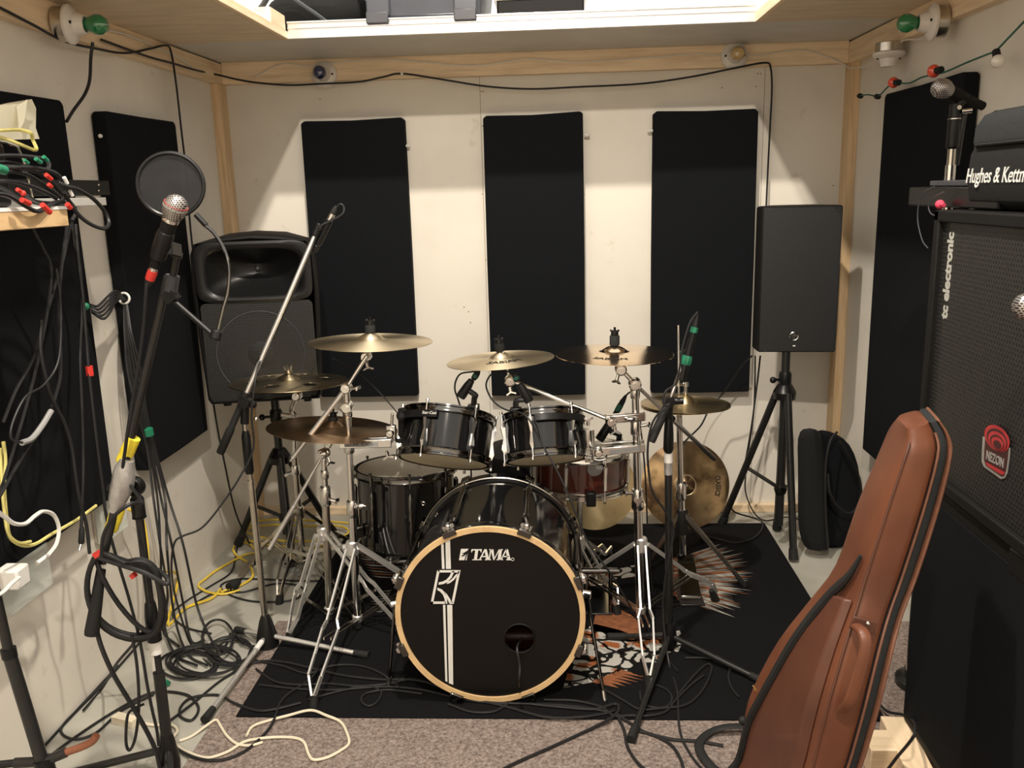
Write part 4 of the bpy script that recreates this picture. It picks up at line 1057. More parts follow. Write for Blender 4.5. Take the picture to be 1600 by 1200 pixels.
pv = W(383, 628, bS.y); g0, g1, e = W(344, 708, bS.y-.01), W(386, 612, bS.y), W(493, 365, bS.y+.12)
obj('boom_joint', MB().lathe([(.018, -.018), (.020, -.012), (.020, .012), (.018, .018)], pv, (0, 1, 0), 20).cyl(pv, S_(tS.z-.03), .014).cyl(pv, W(376, 640, bS.y), .014), 'black_plastic', root)
obj('joint_screw', MB().sph(W(400, 655, bS.y-.02), .009, 12), 'dull_chrome', root)
obj('joint_knob', MB().sph(W(395, 632, bS.y-.01), .014, 12), 'black_plastic', root)
obj('boom_grip', MB().lathe([(.013, 0), (.014, .01), (.014, .09), (.011, .10), (.012, .23)], g0, g1-g0, 14), 'black_rubber', root)
post(root, g1-(g1-g0).normalized()*.02, e, .0072, 'satin_chrome', 'boom_arm')
mm = W(406, 562, bS.y+.03); obj('cable_band', MB().cyl(mm-(e-g1).normalized()*.008, mm+(e-g1).normalized()*.008, .010), 'black_rubber', root)
cl = e
obj('mic_clip', MB().cyl(e-(e-g1).normalized()*.01, e+(e-g1).normalized()*.035, .012, n=12).bar(e+(e-g1).normalized()*.02, W(503, 362, bS.y+.12), .02, .02), 'black_plastic', root, bev=.003)
m0, m1 = W(491, 393, bS.y+.12), W(524, 325, bS.y+.13); dm = (m1-m0).normalized(); LM = (m1-m0).length
root = thing('condenser_microphone', 'slim pencil microphone taped to the tip of the chrome overhead boom', 'microphone', m0)
obj('mic_head', MB().lathe([(.009, 0), (.010, .004), (.010, .02), (.007, .024)], m0, dm, 14), 'black_plastic', root)
obj('white_band', MB().lathe([(.0115, .030), (.0115, .052)], m0, dm, 16), 'white_plastic', root)
obj('mic_body', MB().lathe([(.009, .022), (.012, .03), (.012, .105), (.011, LM*.72)], m0, dm, 16), 'black_plastic', root)
obj('connector_ring', MB().cyl(m0+dm*LM*.72, m0+dm*LM*.86, .0095), 'chrome', root)
obj('connector', MB().lathe([(.0095, 0), (.008, .02), (.004, .03)], m0+dm*LM*.86, dm, 12), 'black_rubber', root)
cable('microphone_cable', 'grey thin cable looping from the overhead pencil microphone down its boom', 'cable',
      [m1, W(532,319,bS.y+.13), W(537,324,bS.y+.13), W(534,335,bS.y+.12), W(512,347,bS.y+.11), W(500,356,bS.y+.10), W(486,392,bS.y+.11), W(440,500,bS.y+.07), W(406,566,bS.y+.02), W(398,600,bS.y-.02), W(393,650,bS.y-.03), W(396,700,bS.y-.03), W(375,745,bS.y-.06), W(345,790,bS.y-.1), W(315,825,bS.y-.14), W(285,838,bS.y-.18), W(272,850,bS.y-.2), W(268,890,bS.y-.2), W(276,940,bS.y-.2), FL(300,1010,.01), FL(330,1040,.01)], .0033, 'cable_black')

# black stand in front right (boom with green tapes)
b2 = FL(1046, 1012, .013); b2.z = .013; t2 = W(1044, 640, b2.y)
root = thing('microphone_stand', 'black boom microphone stand in front right of the kit with white and silver tape', 'microphone stand', b2, 'microphone stands')
S2 = lambda z: V((b2.x+(t2.x-b2.x)*z/t2.z, b2.y, z))
zz = lambda py: W(1045, py, b2.y).z
post(root, S2(.04), S2(zz(715)), .0125, 'black_paint', 'base_tube'); post(root, S2(zz(715)), S2(t2.z), .009, 'black_paint', 'upper_tube')
obj('clutch', MB().lathe([(.013, 0), (.017, .01), (.016, .06), (.013, .11), (.009, .13)], S2(zz(706)), (0, 0, 1), 16), 'black_plastic', root)
obj('white_tape', MB().cyl(S2(zz(722)), S2(zz(708)), .0145, n=16), 'white_plastic', root)
obj('silver_tape', MB().cyl(S2(zz(741)), S2(zz(722)), .014, n=16), 'silver_tape', root)
obj('tripod_hub', MB().lathe([(.024, 0), (.026, .02), (.022, .06), (.016, .085)], S2(.02), (0, 0, 1), 20), 'black_plastic', root)
for (x, y) in ((987, 1152), (1195, 1066), (957, 995)):
    zf = .022 if x != 987 else .02
    ft = FL(x, y, zf); h0 = S2(.06)
    leg = obj('leg', MB().cyl(h0, ft, .0095, n=12), 'black_paint', root)
    obj('rubber_foot', MB().cyl(ft-(h0-ft).normalized()*.012, ft+(h0-ft).normalized()*.05, .0145, .012), 'black_rubber', leg)
pv = W(1046, 627, b2.y); g0, g1 = W(1017, 690, b2.y-.05), W(1048, 622, b2.y)
obj('boom_joint', MB().lathe([(.016, -.018), (.019, 0), (.016, .018)], pv, (0, 1, 0), 18).cyl(pv, S2(t2.z-.03), .013), 'black_plastic', root)
obj('joint_knob', MB().cyl(pv+V((.015, 0, 0)), pv+V((.045, -.005, .002)), .011, n=12), 'black_plastic', root)
obj('boom_grip', MB().lathe([(.013, 0), (.014, .01), (.013, (g1-g0).length)], g0, g1-g0, 14), 'black_rubber', root)
e = W(1072, 552, b2.y+.05); post(root, g1, e, .0065, 'dull_chrome', 'boom_arm')
obj('clip_joint', MB().sph(W(1072, 551, b2.y+.05), .012, 12), 'black_plastic', root)
root = thing('condenser_microphone', 'thin black microphone with green tape on the right boom stand', 'microphone', W(1070, 560, b2.y+.04))
m0, m1 = W(1064, 596, b2.y+.03), W(1084, 518, b2.y+.05); dm = (m1-m0).normalized(); LM = (m1-m0).length
obj('mic_body', MB().lathe([(.0001, 0), (.014, .004), (.015, .03), (.014, LM*.55), (.010, LM)], m0, dm, 16, caps=False), 'black_plastic', root)
obj('green_tape', MB().lathe([(.0155, .055), (.019, .065), (.016, .085)], m0, dm, 9).bar(m0+dm*.07, m0+dm*.10+V((-.028, 0, .0)), .014, .002), 'green_tape', root)
obj('connector', MB().lathe([(.010, 0), (.0105, .01), (.009, .035), (.004, .06)], m1, W(1090, 488, b2.y+.06)-m1, 12), 'black_rubber', root)
obj('tip_tape', MB().cyl(m1+dm*-.004, m1+dm*.014, .0118, n=10), 'green_tape', root)
cable('microphone_cable', 'grey cable wrapped along the right boom stand and dropping to the rug', 'cable',
      [W(1090,488,b2.y+.06), W(1078,505,b2.y+.03), W(1066,545,b2.y-.0), W(1062,575,b2.y-.02), W(1055,600,b2.y-.03), W(1040,612,b2.y-.05), W(1036,630,b2.y-.06), W(1044,636,b2.y-.06), W(1030,645,b2.y-.06), W(1018,665,b2.y-.06), W(1012,700,b2.y-.06), W(1014,740,b2.y-.05), W(1020,770,b2.y-.05), W(1040,800,b2.y-.04), W(1052,830,b2.y-.03), W(1040,900,b2.y-.04), W(1036,960,b2.y-.04), FL(1045,1035,.018), FL(1058,1080,.018), FL(1062,1140,.012), FL(1080,1180,.012), FL(1110,1215,.012)], .0036, 'cable_black')

# vocal mic stand with pop filter (near left)
YV = 2.03
bV = FL(268, 1212, 0); YV = bV.y
tV = W(213, 770, YV)
root = thing('microphone_stand', 'black boom microphone stand near left, its joint wrapped in yellow and silver tape', 'microphone stand', bV, 'microphone stands')
SV = lambda z: V((bV.x+(tV.x-bV.x)*z/tV.z, YV, z)); zv = lambda py: W(235, py, YV).z
post(root, SV(.03), SV(zv(1050)), .0150, 'black_paint', 'base_tube'); post(root, SV(zv(1050)), SV(tV.z), .0105, 'black_paint', 'upper_tube')
obj('clutch', MB().lathe([(.013, -.005), (.019, .0), (.018, .07), (.014, .105), (.012, .11)], SV(zv(1000)), (0, 0, 1), 16), 'black_plastic', root)
obj('white_tape', MB().cyl(SV(zv(1020)), SV(zv(1001)), .0165, n=16), 'white_plastic', root)
obj('white_strip', MB().cyl(SV(zv(1045))-V((.006, .002, 0)), SV(zv(1021))-V((.006, .002, 0)), .009, n=12), 'porcelain', root)
obj('collar', MB().lathe([(.0135, 0), (.017, .004), (.017, .05), (.0135, .056)], SV(zv(808)), (0, 0, 1), 16).torus(SV(zv(808)), .016, .002, n=24, m=5), 'black_plastic', root)
obj('tripod_hub', MB().lathe([(.026, 0), (.028, .03), (.02, .09), (.0155, .11)], SV(.02), (0, 0, 1), 20), 'black_plastic', root)
for d, L in (((-.92, -.12), .36), ((.42, -.90), .34), ((-.47, .88), .22)):
    h0 = SV(.085); ft = SV(0)+V((d[0]*L, d[1]*L, .018))
    leg = obj('leg', MB().cyl(h0, ft, .0105, n=12), 'black_paint', root)
    obj('rubber_foot', MB().cyl(ft, ft+(h0-ft).normalized()*.05, .016, .013), 'black_rubber', leg)
j0 = W(196, 745, YV-.04)
lo, up_ = W(143, 992, YV-.10), W(262, 432, YV-.02)
g_up = W(213, 690, YV-.035)
obj('boom_tube', MB().cyl(W(160, 880, YV-.07), up_, .0098, n=14), 'black_paint', root)
obj('boom_grip', MB().lathe([(.017, 0), (.018, .01), (.0155, .07), (.0115, (W(158, 890, YV-.07)-lo).length)], lo, W(158, 890, YV-.07)-lo, 16), 'black_rubber', root)
for a_, b__ in (((209, 684), (191, 722)), ((185, 795), (173, 828))):
    obj('yellow_tape', MB().lathe([(.0155, 0), (.0172, .008), (.0160, .02), (.0178, .03), (.0165, (W(*a_, YV-.045)-W(*b__, YV-.045)).length)], W(*b__, YV-.045), W(*a_, YV-.045)-W(*b__, YV-.045), 14), 'yellow_tape', root)
obj('silver_tape', MB().tube(smooth([W(199, 718, YV-.055), W(194, 735, YV-.055), W(192, 755, YV-.055), W(185, 778, YV-.055), W(179, 798, YV-.055)], 5), lambda t: .0165+.011*math.sin(PI*min(1, t*1.05)), 12), 'silver_tape', root)
obj('joint_plate', MB().lathe([(.023, -.012), (.025, -.008), (.025, .008), (.023, .012)], W(211, 760, YV-.01), (.2, 1, 0), 20).cyl(W(211, 765, YV-.005), SV(tV.z-.02), .012), 'black_plastic', root)
obj('joint_knob', MB().sph(W(173, 761, YV-.05), .011, 12).cyl(W(173, 761, YV-.05), W(190, 763, YV-.04), .005), 'black_plastic', root)
obj('upper_sleeve', MB().cyl(W(266, 455, YV-.03), W(270, 430, YV-.03), .0165, n=14), 'grey_plastic', root)
obj('boom_tip', MB().cyl(W(267, 450, YV-.03), W(277, 396, YV-.05), .0085, n=12).cyl(W(276, 403, YV-.05), W(278, 394, YV-.05), .012), 'black_paint', root)
# mic clip + handheld mic
YM = 1.93
h_, tl_ = W(274, 323, YM-.03), W(240, 420, YM)
dm = (tl_-h_).normalized()
obj('mic_clip', MB().lathe([(.0175, 0), (.0195, .01), (.0185, .065), (.0165, .07)], h_+dm*.062, dm, 16).bar(h_+dm*.10+V((.015, 0, -.004)), W(279, 392, YV-.05), .016, .03), 'black_plastic', root, bev=.002)
root = thing('vocal_microphone', 'handheld vocal microphone with silver ball grille and red-taped plug near the pop filter', 'microphone', h_)
R_ = frame(dm)
obj('grille', MB().lathe([(.0001, -.027), (.012, -.0245), (.021, -.017), (.0257, -.005), (.0262, .004), (.0245, .014), (.018, .030)], h_, dm, 32, caps=False), 'mic_mesh', root)
obj('grille_band', MB().lathe([(.0255, -.002), (.0268, 0), (.0268, .002), (.0255, .004)], h_, dm, 32), 'badge_grey', root)
obj('red_ring', MB().torus(h_-dm*.006, .0257, .0008, dm, 40, 5), 'badge_red', root)
obj('neck_ring', MB().lathe([(.0185, .028), (.0190, .031), (.0180, .036)], h_, dm, 28), 'chrome', root)
obj('handle', MB().lathe([(.0178, .036), (.0165, .06), (.0125, .125), (.0115, (tl_-h_).length-.005)], h_, dm, 24), 'black_rough', root)
c0 = W(243, 407, YM); obj('plug', MB().cyl(tl_-dm*.018, tl_+dm*.006, .0095), 'chrome', root)
obj('red_tape', MB().lathe([(.0105, .004), (.0112, .012), (.0108, .028)], tl_, dm, 14), 'red_tape', root)
obj('plug_boot', MB().lathe([(.0105, .028), (.009, .038), (.004, .052)], tl_, dm, 14), 'black_rubber', root)
b_end = tl_+dm*.052
cable('microphone_cable', 'black cable from the vocal microphone hanging along the taped boom stand, coiled below', 'cable',
      [b_end, W(229,445,YM), W(225,500,YM+.01), W(218,560,YM+.02), W(208,620,YM+.03), W(200,670,YM+.03), W(196,700,YM+.04), W(192,740,YM+.06), W(205,760,YM+.06), W(222,785,YM-.02), W(205,787,YM-.08), W(180,805,YM-.1), W(162,835,YM-.1), W(158,870,YM-.1)], .0042, 'cable_black', n=8)
# pop filter
root = thing('pop_filter', 'round black pop filter on a bent gooseneck behind the vocal microphone', 'pop filter', W(268, 287, YM+.1))
pc0 = W(267, 289, YM+.12); nx = V((.25, -1, .12)).normalized()
obj('hoop', MB().torus(pc0, .0735, .0048, nx, 64, 8), 'black_plastic', root)
obj('screen', MB().lathe([(.0001, .001), (.072, 0)], pc0, nx, 48, caps=False).lathe([(.0001, -.004), (.072, -.004)], pc0, nx, 48, caps=False), 'pop_mesh', root)
obj('hoop_bracket', MB().cyl(W(306, 335, YM+.12), W(322, 352, YM+.12), .007), 'black_plastic', root)
gp = [W(318, 350, YM+.12), W(335, 365, YM+.12), W(351, 392, YM+.12), W(358, 420, YM+.11), W(356, 455, YM+.10), W(348, 485, YM+.09), W(341, 515, YM+.08)]
mb = MB(); sp = smooth(gp, 24)
mb.tube(sp, .0042, 8)
for i in range(0, len(sp)-1, 1):
    if i % 2 == 0: mb.cyl(sp[i], sp[i]+(sp[i+1]-sp[i])*.6, .0050, n=8)
obj('gooseneck', mb, 'black_nickel', root)
obj('clamp_knob', MB().lathe([(.010, 0), (.014, .004), (.015, .02), (.011, .024)], W(340, 516, YM+.08), (-.3, -.3, -1), 14), 'black_plastic', root)
obj('clamp_arm', MB().cyl(W(338, 528, YM+.08), W(262, 462, YV-.03), .006).bar(W(272, 470, YV-.03), W(262, 455, YV-.03), .03, .03), 'black_plastic', root)

# big coil of cable hung on the vocal stand
def coil(cpx, cpy, rx, ry, Y0, turns, jit, n=18, tilt=0):
    pts = []
    for i in range(turns*n+1):
        t = 2*PI*i/n; k = i//n; j = 1+jit*math.sin(k*2.3+t*.5); o = 6*math.sin(k*1.7)
        pts.append(W(cpx+rx*j*math.cos(t)+o+tilt*math.sin(t), cpy+ry*j*math.sin(t)+o, Y0+.03*math.cos(t+.6)+.004*k))
    return pts
def hung(turns):
    base = [(152,866),(139,895),(138,930),(152,965),(178,988),(212,998),(240,992),(254,965),(253,925),(243,892),(222,878),(196,880),(172,868)]
    diag = [(150,866),(160,905),(185,950),(215,985),(240,996),(256,975),(250,930),(236,900),(205,885),(170,870)]
    out = []; rnd = random.Random(3)
    for k in range(turns):
        b_ = base if k % 3 != 2 else diag; sx, sy = rnd.uniform(-4, 6), rnd.uniform(-9, 4)
        for j, (x, y) in enumerate(b_):
            t = math.sin(PI*j/len(b_)); out.append(W(x+sx*t, y+sy*t, YV-.08-.02*math.cos(2*PI*j/len(b_))+.006*k))
    return out
cable('cable_coil', 'thick black cable coil hung over the taped boom of the near left stand', 'cable', hung(5), .0064, 'cable_black', n=8, seg=3,
      extra=[('red_marker', MB().bar(W(148, 868, YV-.10), W(158, 862, YV-.10), .014, .014).bar(W(206, 896, YV-.08), W(211, 902, YV-.08), .014, .012), 'red_tape')])
cable('cable', 'thick black cable sweeping from the hung coil down to the stand base', 'cable', [W(142,935,YV-.08), W(150,980,YV-.08), W(160,1015,YV-.09), W(178,1055,YV-.09), W(205,1100,YV-.08), W(228,1140,YV-.07), W(243,1172,YV-.05), W(250,1200,YV-.03)], .0060, 'cable_black', n=8)
cable('cable', 'black cable hanging straight below the coil in a narrow loop beside the stand', 'cable', [W(206,992,YV-.07), W(214,1040,YV-.07), W(217,1100,YV-.07), W(212,1150,YV-.07), W(203,1172,YV-.07), W(197,1160,YV-.07), W(199,1120,YV-.06), W(208,1108,YV-.05), W(225,1100,YV-.03)], .0040, 'cable_black')
cable('cable', 'black cable hanging between the coil and stand tube past the white tape', 'cable', [W(215,985,YV-.05), W(222,1020,YV-.05), W(230,1070,YV-.05), W(238,1110,YV-.05), W(245,1140,YV-.04), W(248,1165,YV-.04)], .0040, 'cable_black')
cable('cable', 'black cable slanting from the coil down to the wall foot', 'cable', [W(225,985,YV-.05), W(205,1010,YV+.03), W(180,1040,YV+.12), FL(160,1075,.02), FL(130,1110,.01)], .0040, 'cable_black')
cable('cable', 'black cable loop sticking out right of the coil on near left stand', 'cable', [W(150,870,YV-.1), W(180,880,YV-.1), W(225,895,YV-.1), W(258,912,YV-.09), W(262,905,YV-.08), W(250,893,YV-.06), W(225,880,YV-.02)], .006, 'cable_black', n=8)

# lone black stand at the left edge
q0, q1 = FL(72, 1212, 0), XP(0, 945, -1.14)
pb0 = W(68, 1190, 1.92); pt0 = W(-2, 930, 1.92)
pbz = pb0+(pb0-pt0).normalized()*.0
k_ = (pb0.z-.03)/(pt0.z-pb0.z); low = pb0-(pt0-pb0)*k_
root = thing('tripod_stand', 'black pole of a stand cut off by the left edge, with brown-tipped leg', 'stand', (low.x, low.y, 0))
top = pb0+(pt0-pb0)*1.35
mid = W(14, 1020, 1.92)
post(root, low, mid, .0165, 'black_paint', 'outer_tube'); post(root, mid, top, .0125, 'black_paint', 'inner_tube')
obj('collar', MB().cyl(mid-(top-mid).normalized()*.012, mid+(top-mid).normalized()*.012, .0185, n=16), 'black_plastic', root)
obj('hub', MB().cyl(low+(top-low).normalized()*.02, low+(top-low).normalized()*.12, .024, n=16), 'black_plastic', root)
h0 = W(68, 1190, 1.92)
for e_, m_ in ((W(152, 1155, 1.96), 'brown_rubber'), (W(-40, 1195, 1.9), 'black_rubber')):
    leg = obj('leg', MB().cyl(h0, h0+(e_-h0)*.42, .013), 'black_paint', root)
    obj('leg_tip', MB().tube(smooth([h0+(e_-h0)*.38, h0+(e_-h0)*.7+V((0, 0, -.003)), e_-(e_-h0)*.1, e_+V((0, 0, .012))], 5), .010, 10), m_, leg)
post(root, low, low+V((.10, .06, -low.z+.012)), .010, 'black_paint', 'brace'); post(root, low, low+V((-.10, .05, -low.z+.012)), .010, 'black_paint', 'brace'); post(root, low, low+V((.0, -.12, -low.z+.012)), .010, 'black_paint', 'brace')

# ------------------------------------------------------------------ PA speakers
# left: moulded 15 inch speaker
sc_ = V((-1.215, 3.50, .735)); th = math.radians(11)
RZ = Matrix.Rotation(th, 4, 'Z')
def loc2w(x, y, z): return sc_ + (RZ @ V((x, y, 0))) + V((0, 0, z))
root = thing('loudspeaker', 'large black moulded loudspeaker with round horn and woofer in left back corner', 'speaker', sc_, 'loudspeakers on tripods')
Wd, Hh = .470, .66
def body_ring(y, k, zin=0):
    pts = []
    w = Wd/2*k
    outl = [(-w*.86, 0), (-w*.93, .012), (-w*.95, .04)]
    L = [(-w*.90, zin), (-w*.95, .02+zin), (-w, .30), (-w*1.02, Hh*.7), (-w*1.0, Hh-.06), (-w*.93, Hh-.018), (-w*.5, Hh+.012-zin), (0, Hh+.020-zin)]
    Rr = [(-x, z) for x, z in L[-2::-1]]
    return [loc2w(x, y, z) for x, z in L+Rr]
cb = MB(); rings_ = [body_ring(-.138, .93, .03), body_ring(-.150, .955, .02), body_ring(-.145, .985, .012), body_ring(-.13, 1.0, .006), body_ring(.06, .96), body_ring(.20, .62, .03), body_ring(.22, .55, .05)]
cb.loft(rings_, closed_ends=False); n_ = len(rings_[0]); cb.f.append(tuple(len(cb.v)-n_+i for i in range(n_)))
obj('cabinet', cb, 'black_rough', root, angle=30)
def front_plate(x0, x1, z0, z1, y, r=.02, n=5):
    out = []
    for cx_, cz_, a0 in ((x1-r, z0+r, -90), (x1-r, z1-r, 0), (x0+r, z1-r, 90), (x0+r, z0+r, 180)):
        for i in range(n+1):
            a = math.radians(a0+90*i/n); out.append(loc2w(cx_+r*math.cos(a), y, cz_+r*math.sin(a)))
    return out
obj('grille', MB().prism(front_plate(-.214, .214, .022, .412, -.146), (0, .004, 0)), 'hex_grille', root)
# horn flare
def sq(rx, rz, cz_, y, e=.45, n=48):
    return [loc2w(rx*math.copysign(abs(math.cos(a))**e, math.cos(a)), y, cz_+rz*math.copysign(abs(math.sin(a))**e, math.sin(a))) for a in [2*PI*i/n for i in range(n)]]
obj('horn_surround', MB().loft([sq(.222, .120, .530, -.140, .3), sq(.220, .118, .530, -.150, .3), sq(.200, .108, .530, -.154, .35), sq(.186, .098, .528, -.150, .42), sq(.180, .092, .527, -.143, .45)], closed_ends=False), 'black_plastic', root)
mbh = MB().loft([sq(.180, .092, .527, -.143), sq(.165, .078, .528, -.115, .5), sq(.120, .052, .530, -.075, .6), (sq(.06, .03, .532, -.045, .8)), sq(.022, .02, .533, -.035, 1)], closed_ends=False)
mbh.f.append(tuple(len(mbh.v)-48+i for i in range(48)))
obj('horn_flare', mbh, 'black_plastic', root)
obj('horn_driver', MB().sph(loc2w(.0, -.036, .533), .012, 12), 'grey_plastic', root)
mb = MB(); cw = loc2w(0, -.1475, .205); axn = RZ @ V((0, 1, 0))
obj('woofer_ring', MB().torus(cw, .170, .0018, axn, 80, 5), 'grey_plastic', root)
obj('woofer_dome', MB().lathe([(.0001, -.004), (.03, -.003), (.05, 0)], cw, axn, 32, caps=False), 'hex_grille', root)
for x in (-.16, .16): obj('foot', MB().cyl(loc2w(x, -.08, -.012), loc2w(x, -.08, .012), .016), 'black_rubber', root)
# its tripod
def spk_stand(label, top, collar, hub, feet, mat='black_paint', r=.0175):
    base = V((hub.x, hub.y, 0))
    r_ = thing('speaker_stand', label, 'speaker stand', base, 'black tripod speaker stands')
    obj('pole', MB().cyl(V((hub.x, hub.y, .10)), top, r, n=18), mat, r_)
    obj('collar', MB().lathe([(.022, -.03), (.026, -.02), (.026, .02), (.022, .03)], collar, (0, 0, 1), 18), 'black_plastic', r_)
    obj('knob', MB().cyl(collar+V((-.02, -.01, 0)), collar+V((-.055, -.02, 0)), .006).sph(collar+V((-.055, -.02, 0)), .014, 10), 'black_plastic', r_)
    obj('leg_bracket', MB().lathe([(.026, -.035), (.045, -.03), (.048, 0), (.030, .03), (.024, .035)], hub, (0, 0, 1), 12), 'black_plastic', r_)
    lowh = V((hub.x, hub.y, hub.z*.38))
    obj('lower_collar', MB().lathe([(.022, -.02), (.028, 0), (.022, .02)], lowh, (0, 0, 1), 14), 'black_plastic', r_)
    for f in feet:
        f = V((f[0], f[1], f[2] if len(f) > 2 else .012)); d = (f-hub).normalized(); h = hub + V((d.x, d.y, 0)).normalized()*.035
        leg = obj('leg', MB().cyl(h, f, .0155, n=14), mat, r_)
        obj('rubber_foot', MB().cyl(f, f-d*.045+V((0, 0, 0)), .021, .018, n=14), 'black_rubber', leg)
        obj('brace', MB().bar(lowh, h+(f-h)*.55, .022, .006), mat, r_)
stp = V((-1.215, 3.55, .72)); hubL = V((W(437, 712, 3.55).x, 3.55, W(437, 712, 3.55).z))
stp.x = hubL.x
fl_ = [FL(372, 850, .012), FL(458, 884, .012), FL(520, 830, .012)]
spk_stand('black tripod stand under the large moulded loudspeaker in left back corner', V((hubL.x, 3.55, .745)), V((hubL.x, 3.55, W(430, 650, 3.55).z)), hubL, [(max(XL+.035, f.x), f.y) for f in fl_])
# right: slim wedge speaker
root_y = 3.62
fl, fr = W(1190, 440, 3.60), W(1309, 440, 3.60)
z0, z1 = W(1190, 553, 3.58).z, W(1250, 322, 3.58).z
sc_ = V(((fl.x+fr.x)/2, 3.60, z0)); RZ = Matrix.Rotation(math.radians(-5), 4, 'Z')
root = thing('loudspeaker', 'slim flat-fronted black loudspeaker with round silver badge on right tripod', 'speaker', sc_, 'loudspeakers on tripods')
hw = (fr.x-fl.x)/2+.004; Hh = z1-z0
mb = MB(); mb.loft([[loc2w(x, y, z) for x, y in ((-hw, 0), (hw, 0), (hw*.98, .06), (hw*.55, .24), (-hw*.55, .24), (-hw*1.06, .10))] for z in (0, Hh)])
obj('cabinet', mb, 'black_rough', root, bev=.010, seg=3)
obj('grille', MB().prism([loc2w(x, -.004, z) for x, z in ((-hw+.006, .006), (hw-.006, .006), (hw-.006, Hh-.006), (-hw+.006, Hh-.006))], tuple(RZ @ V((0, .006, 0)))), 'fine_grille', root)
bp = W(1242, 526, 3.585); bn = V((math.sin(math.radians(-5)), -1, 0)).normalized()
bp = loc2w((bp.x-sc_.x), -.005, bp.z-sc_.z)
obj('badge_ring', MB().torus(bp, .016, .0028, bn, 32, 6), 'chrome', root)
obj('badge_disc', MB().lathe([(.0001, .002), (.015, .002)], bp, bn, 24, caps=False), 'dark_gap', root)
mb = MB()
cxp = lambda x, z: bp + V((1, -.087, 0)).normalized()*x + V((0, 0, z)) + bn*.003
mb.prism([cxp(-.009, .004), cxp(0, .011), cxp(.009, .004), cxp(.006, -.001), cxp(.002, .002), cxp(.003, -.010), cxp(-.003, -.010), cxp(-.002, .002), cxp(-.006, -.001)], tuple(bn*.001))
obj('badge_figure', mb, 'chrome', root)
obj('status_light', MB().box(tuple(bp+V((-.004, -.004, -.042))), tuple(bp+V((.006, .0, -.038)))), 'white_plastic', root)
for s in (-1, 1):
    for z in (.008, Hh-.012):
        q = loc2w(s*(hw-.03), -.006, z); obj('grille_screw', MB().cyl(q, q+V((0, .003, 0)), .003, n=8), 'chrome', root)
hubR = W(1226, 612, 3.62)
fr_ = [FL(1240, 874, .012), FL(1128, 818, .012), FL(1214, 826, .012)]
spk_stand('black tripod stand under the slim loudspeaker on the right', V((hubR.x, 3.62, z0+.002)), V((hubR.x, 3.62, W(1226, 592, 3.62).z)), hubR, [(f.x, f.y) for f in fr_])

cable('power_cable', 'black cable hanging from right loudspeaker down past its tripod', 'cable', [W(1175,556,3.75), W(1160,570,3.8), W(1140,600,3.85), W(1125,620,3.88), W(1108,640,3.85), W(1095,665,3.8), W(1075,685,3.7), W(1062,700,3.6)], .004, 'cable_black')
cable('power_cable', 'black cable dropping behind right tripod and curling onto the rug', 'cable', [W(1188,556,3.8), W(1183,600,3.85), W(1172,680,3.85), W(1158,750,3.85), W(1145,785,3.85), W(1148,800,3.85), FL(1190,815,.02), FL(1182,838,.02), FL(1150,848,.02), FL(1120,842,.02), FL(1090,835,.02)], .004, 'cable_black')
cable('power_cable', 'black cable running along the foot of back wall behind right tripod', 'cable', [W(1180,556,3.82), W(1178,640,3.9), W(1165,740,3.95), W(1168,780,3.97), FL(1190,812,.012), FL(1230,808,.012), FL(1260,815,.012)], .0035, 'cable_black')

# ------------------------------------------------------------------ soft black case behind right tripod
root = thing('gig_bag', 'limp black soft case folded over and slumped against right wall behind tripod', 'bag', FL(1290, 855))
def rr(px, py, w, h, Y, d, zj=0):
    return [W(px-w, py, Y), W(px-w*.5, py-h*.05, Y-d*.4), W(px+w*.4, py, Y-d*.5), W(px+w, py+2, Y-d*.2), W(px+w*.95, py, Y+d*.4), W(px+w*.2, py, Y+d*.6), W(px-w*.8, py, Y+d*.4)]
st = [(1262, 668, 12, 0), (1262, 680, 24, 0), (1264, 720, 24, 0), (1265, 770, 25, 0), (1266, 815, 27, 0), (1270, 846, 26, 0), (1276, 862, 20, 0)]
obj('front_flap', MB().loft([rr(a_+3, b__, c_*.95, 4, 3.47+(b__-668)*.0001, .07) for a_, b__, c_, _z in st]), 'bag_cloth', root, sub=1)
st = [(1285, 671, 12, 0), (1300, 682, 24, 0), (1310, 705, 32, 0), (1318, 745, 34, 0), (1316, 790, 33, 0), (1308, 830, 32, 0), (1300, 858, 26, 0)]
obj('rear_fold', MB().loft([rr(a_-2, b__, c_*.92, 4, 3.60, .10) for a_, b__, c_, _z in st]), 'black_felt', root, sub=1)
obj('shoulder_strap', MB().tube(smooth([W(1312,690,3.50), W(1328,715,3.50), W(1342,745,3.52), W(1345,775,3.52), W(1332,800,3.5), W(1312,795,3.49), W(1296,770,3.47), W(1292,740,3.47)], 6), .010, 8, flat=.4), 'black_rubber', root)
obj('zip_edge', MB().tube(smooth([W(1308,675,3.50), W(1297,690,3.47), W(1290,730,3.46), W(1290,800,3.46), W(1293,855,3.46)], 6), .005, 8), 'black_rubber', root)

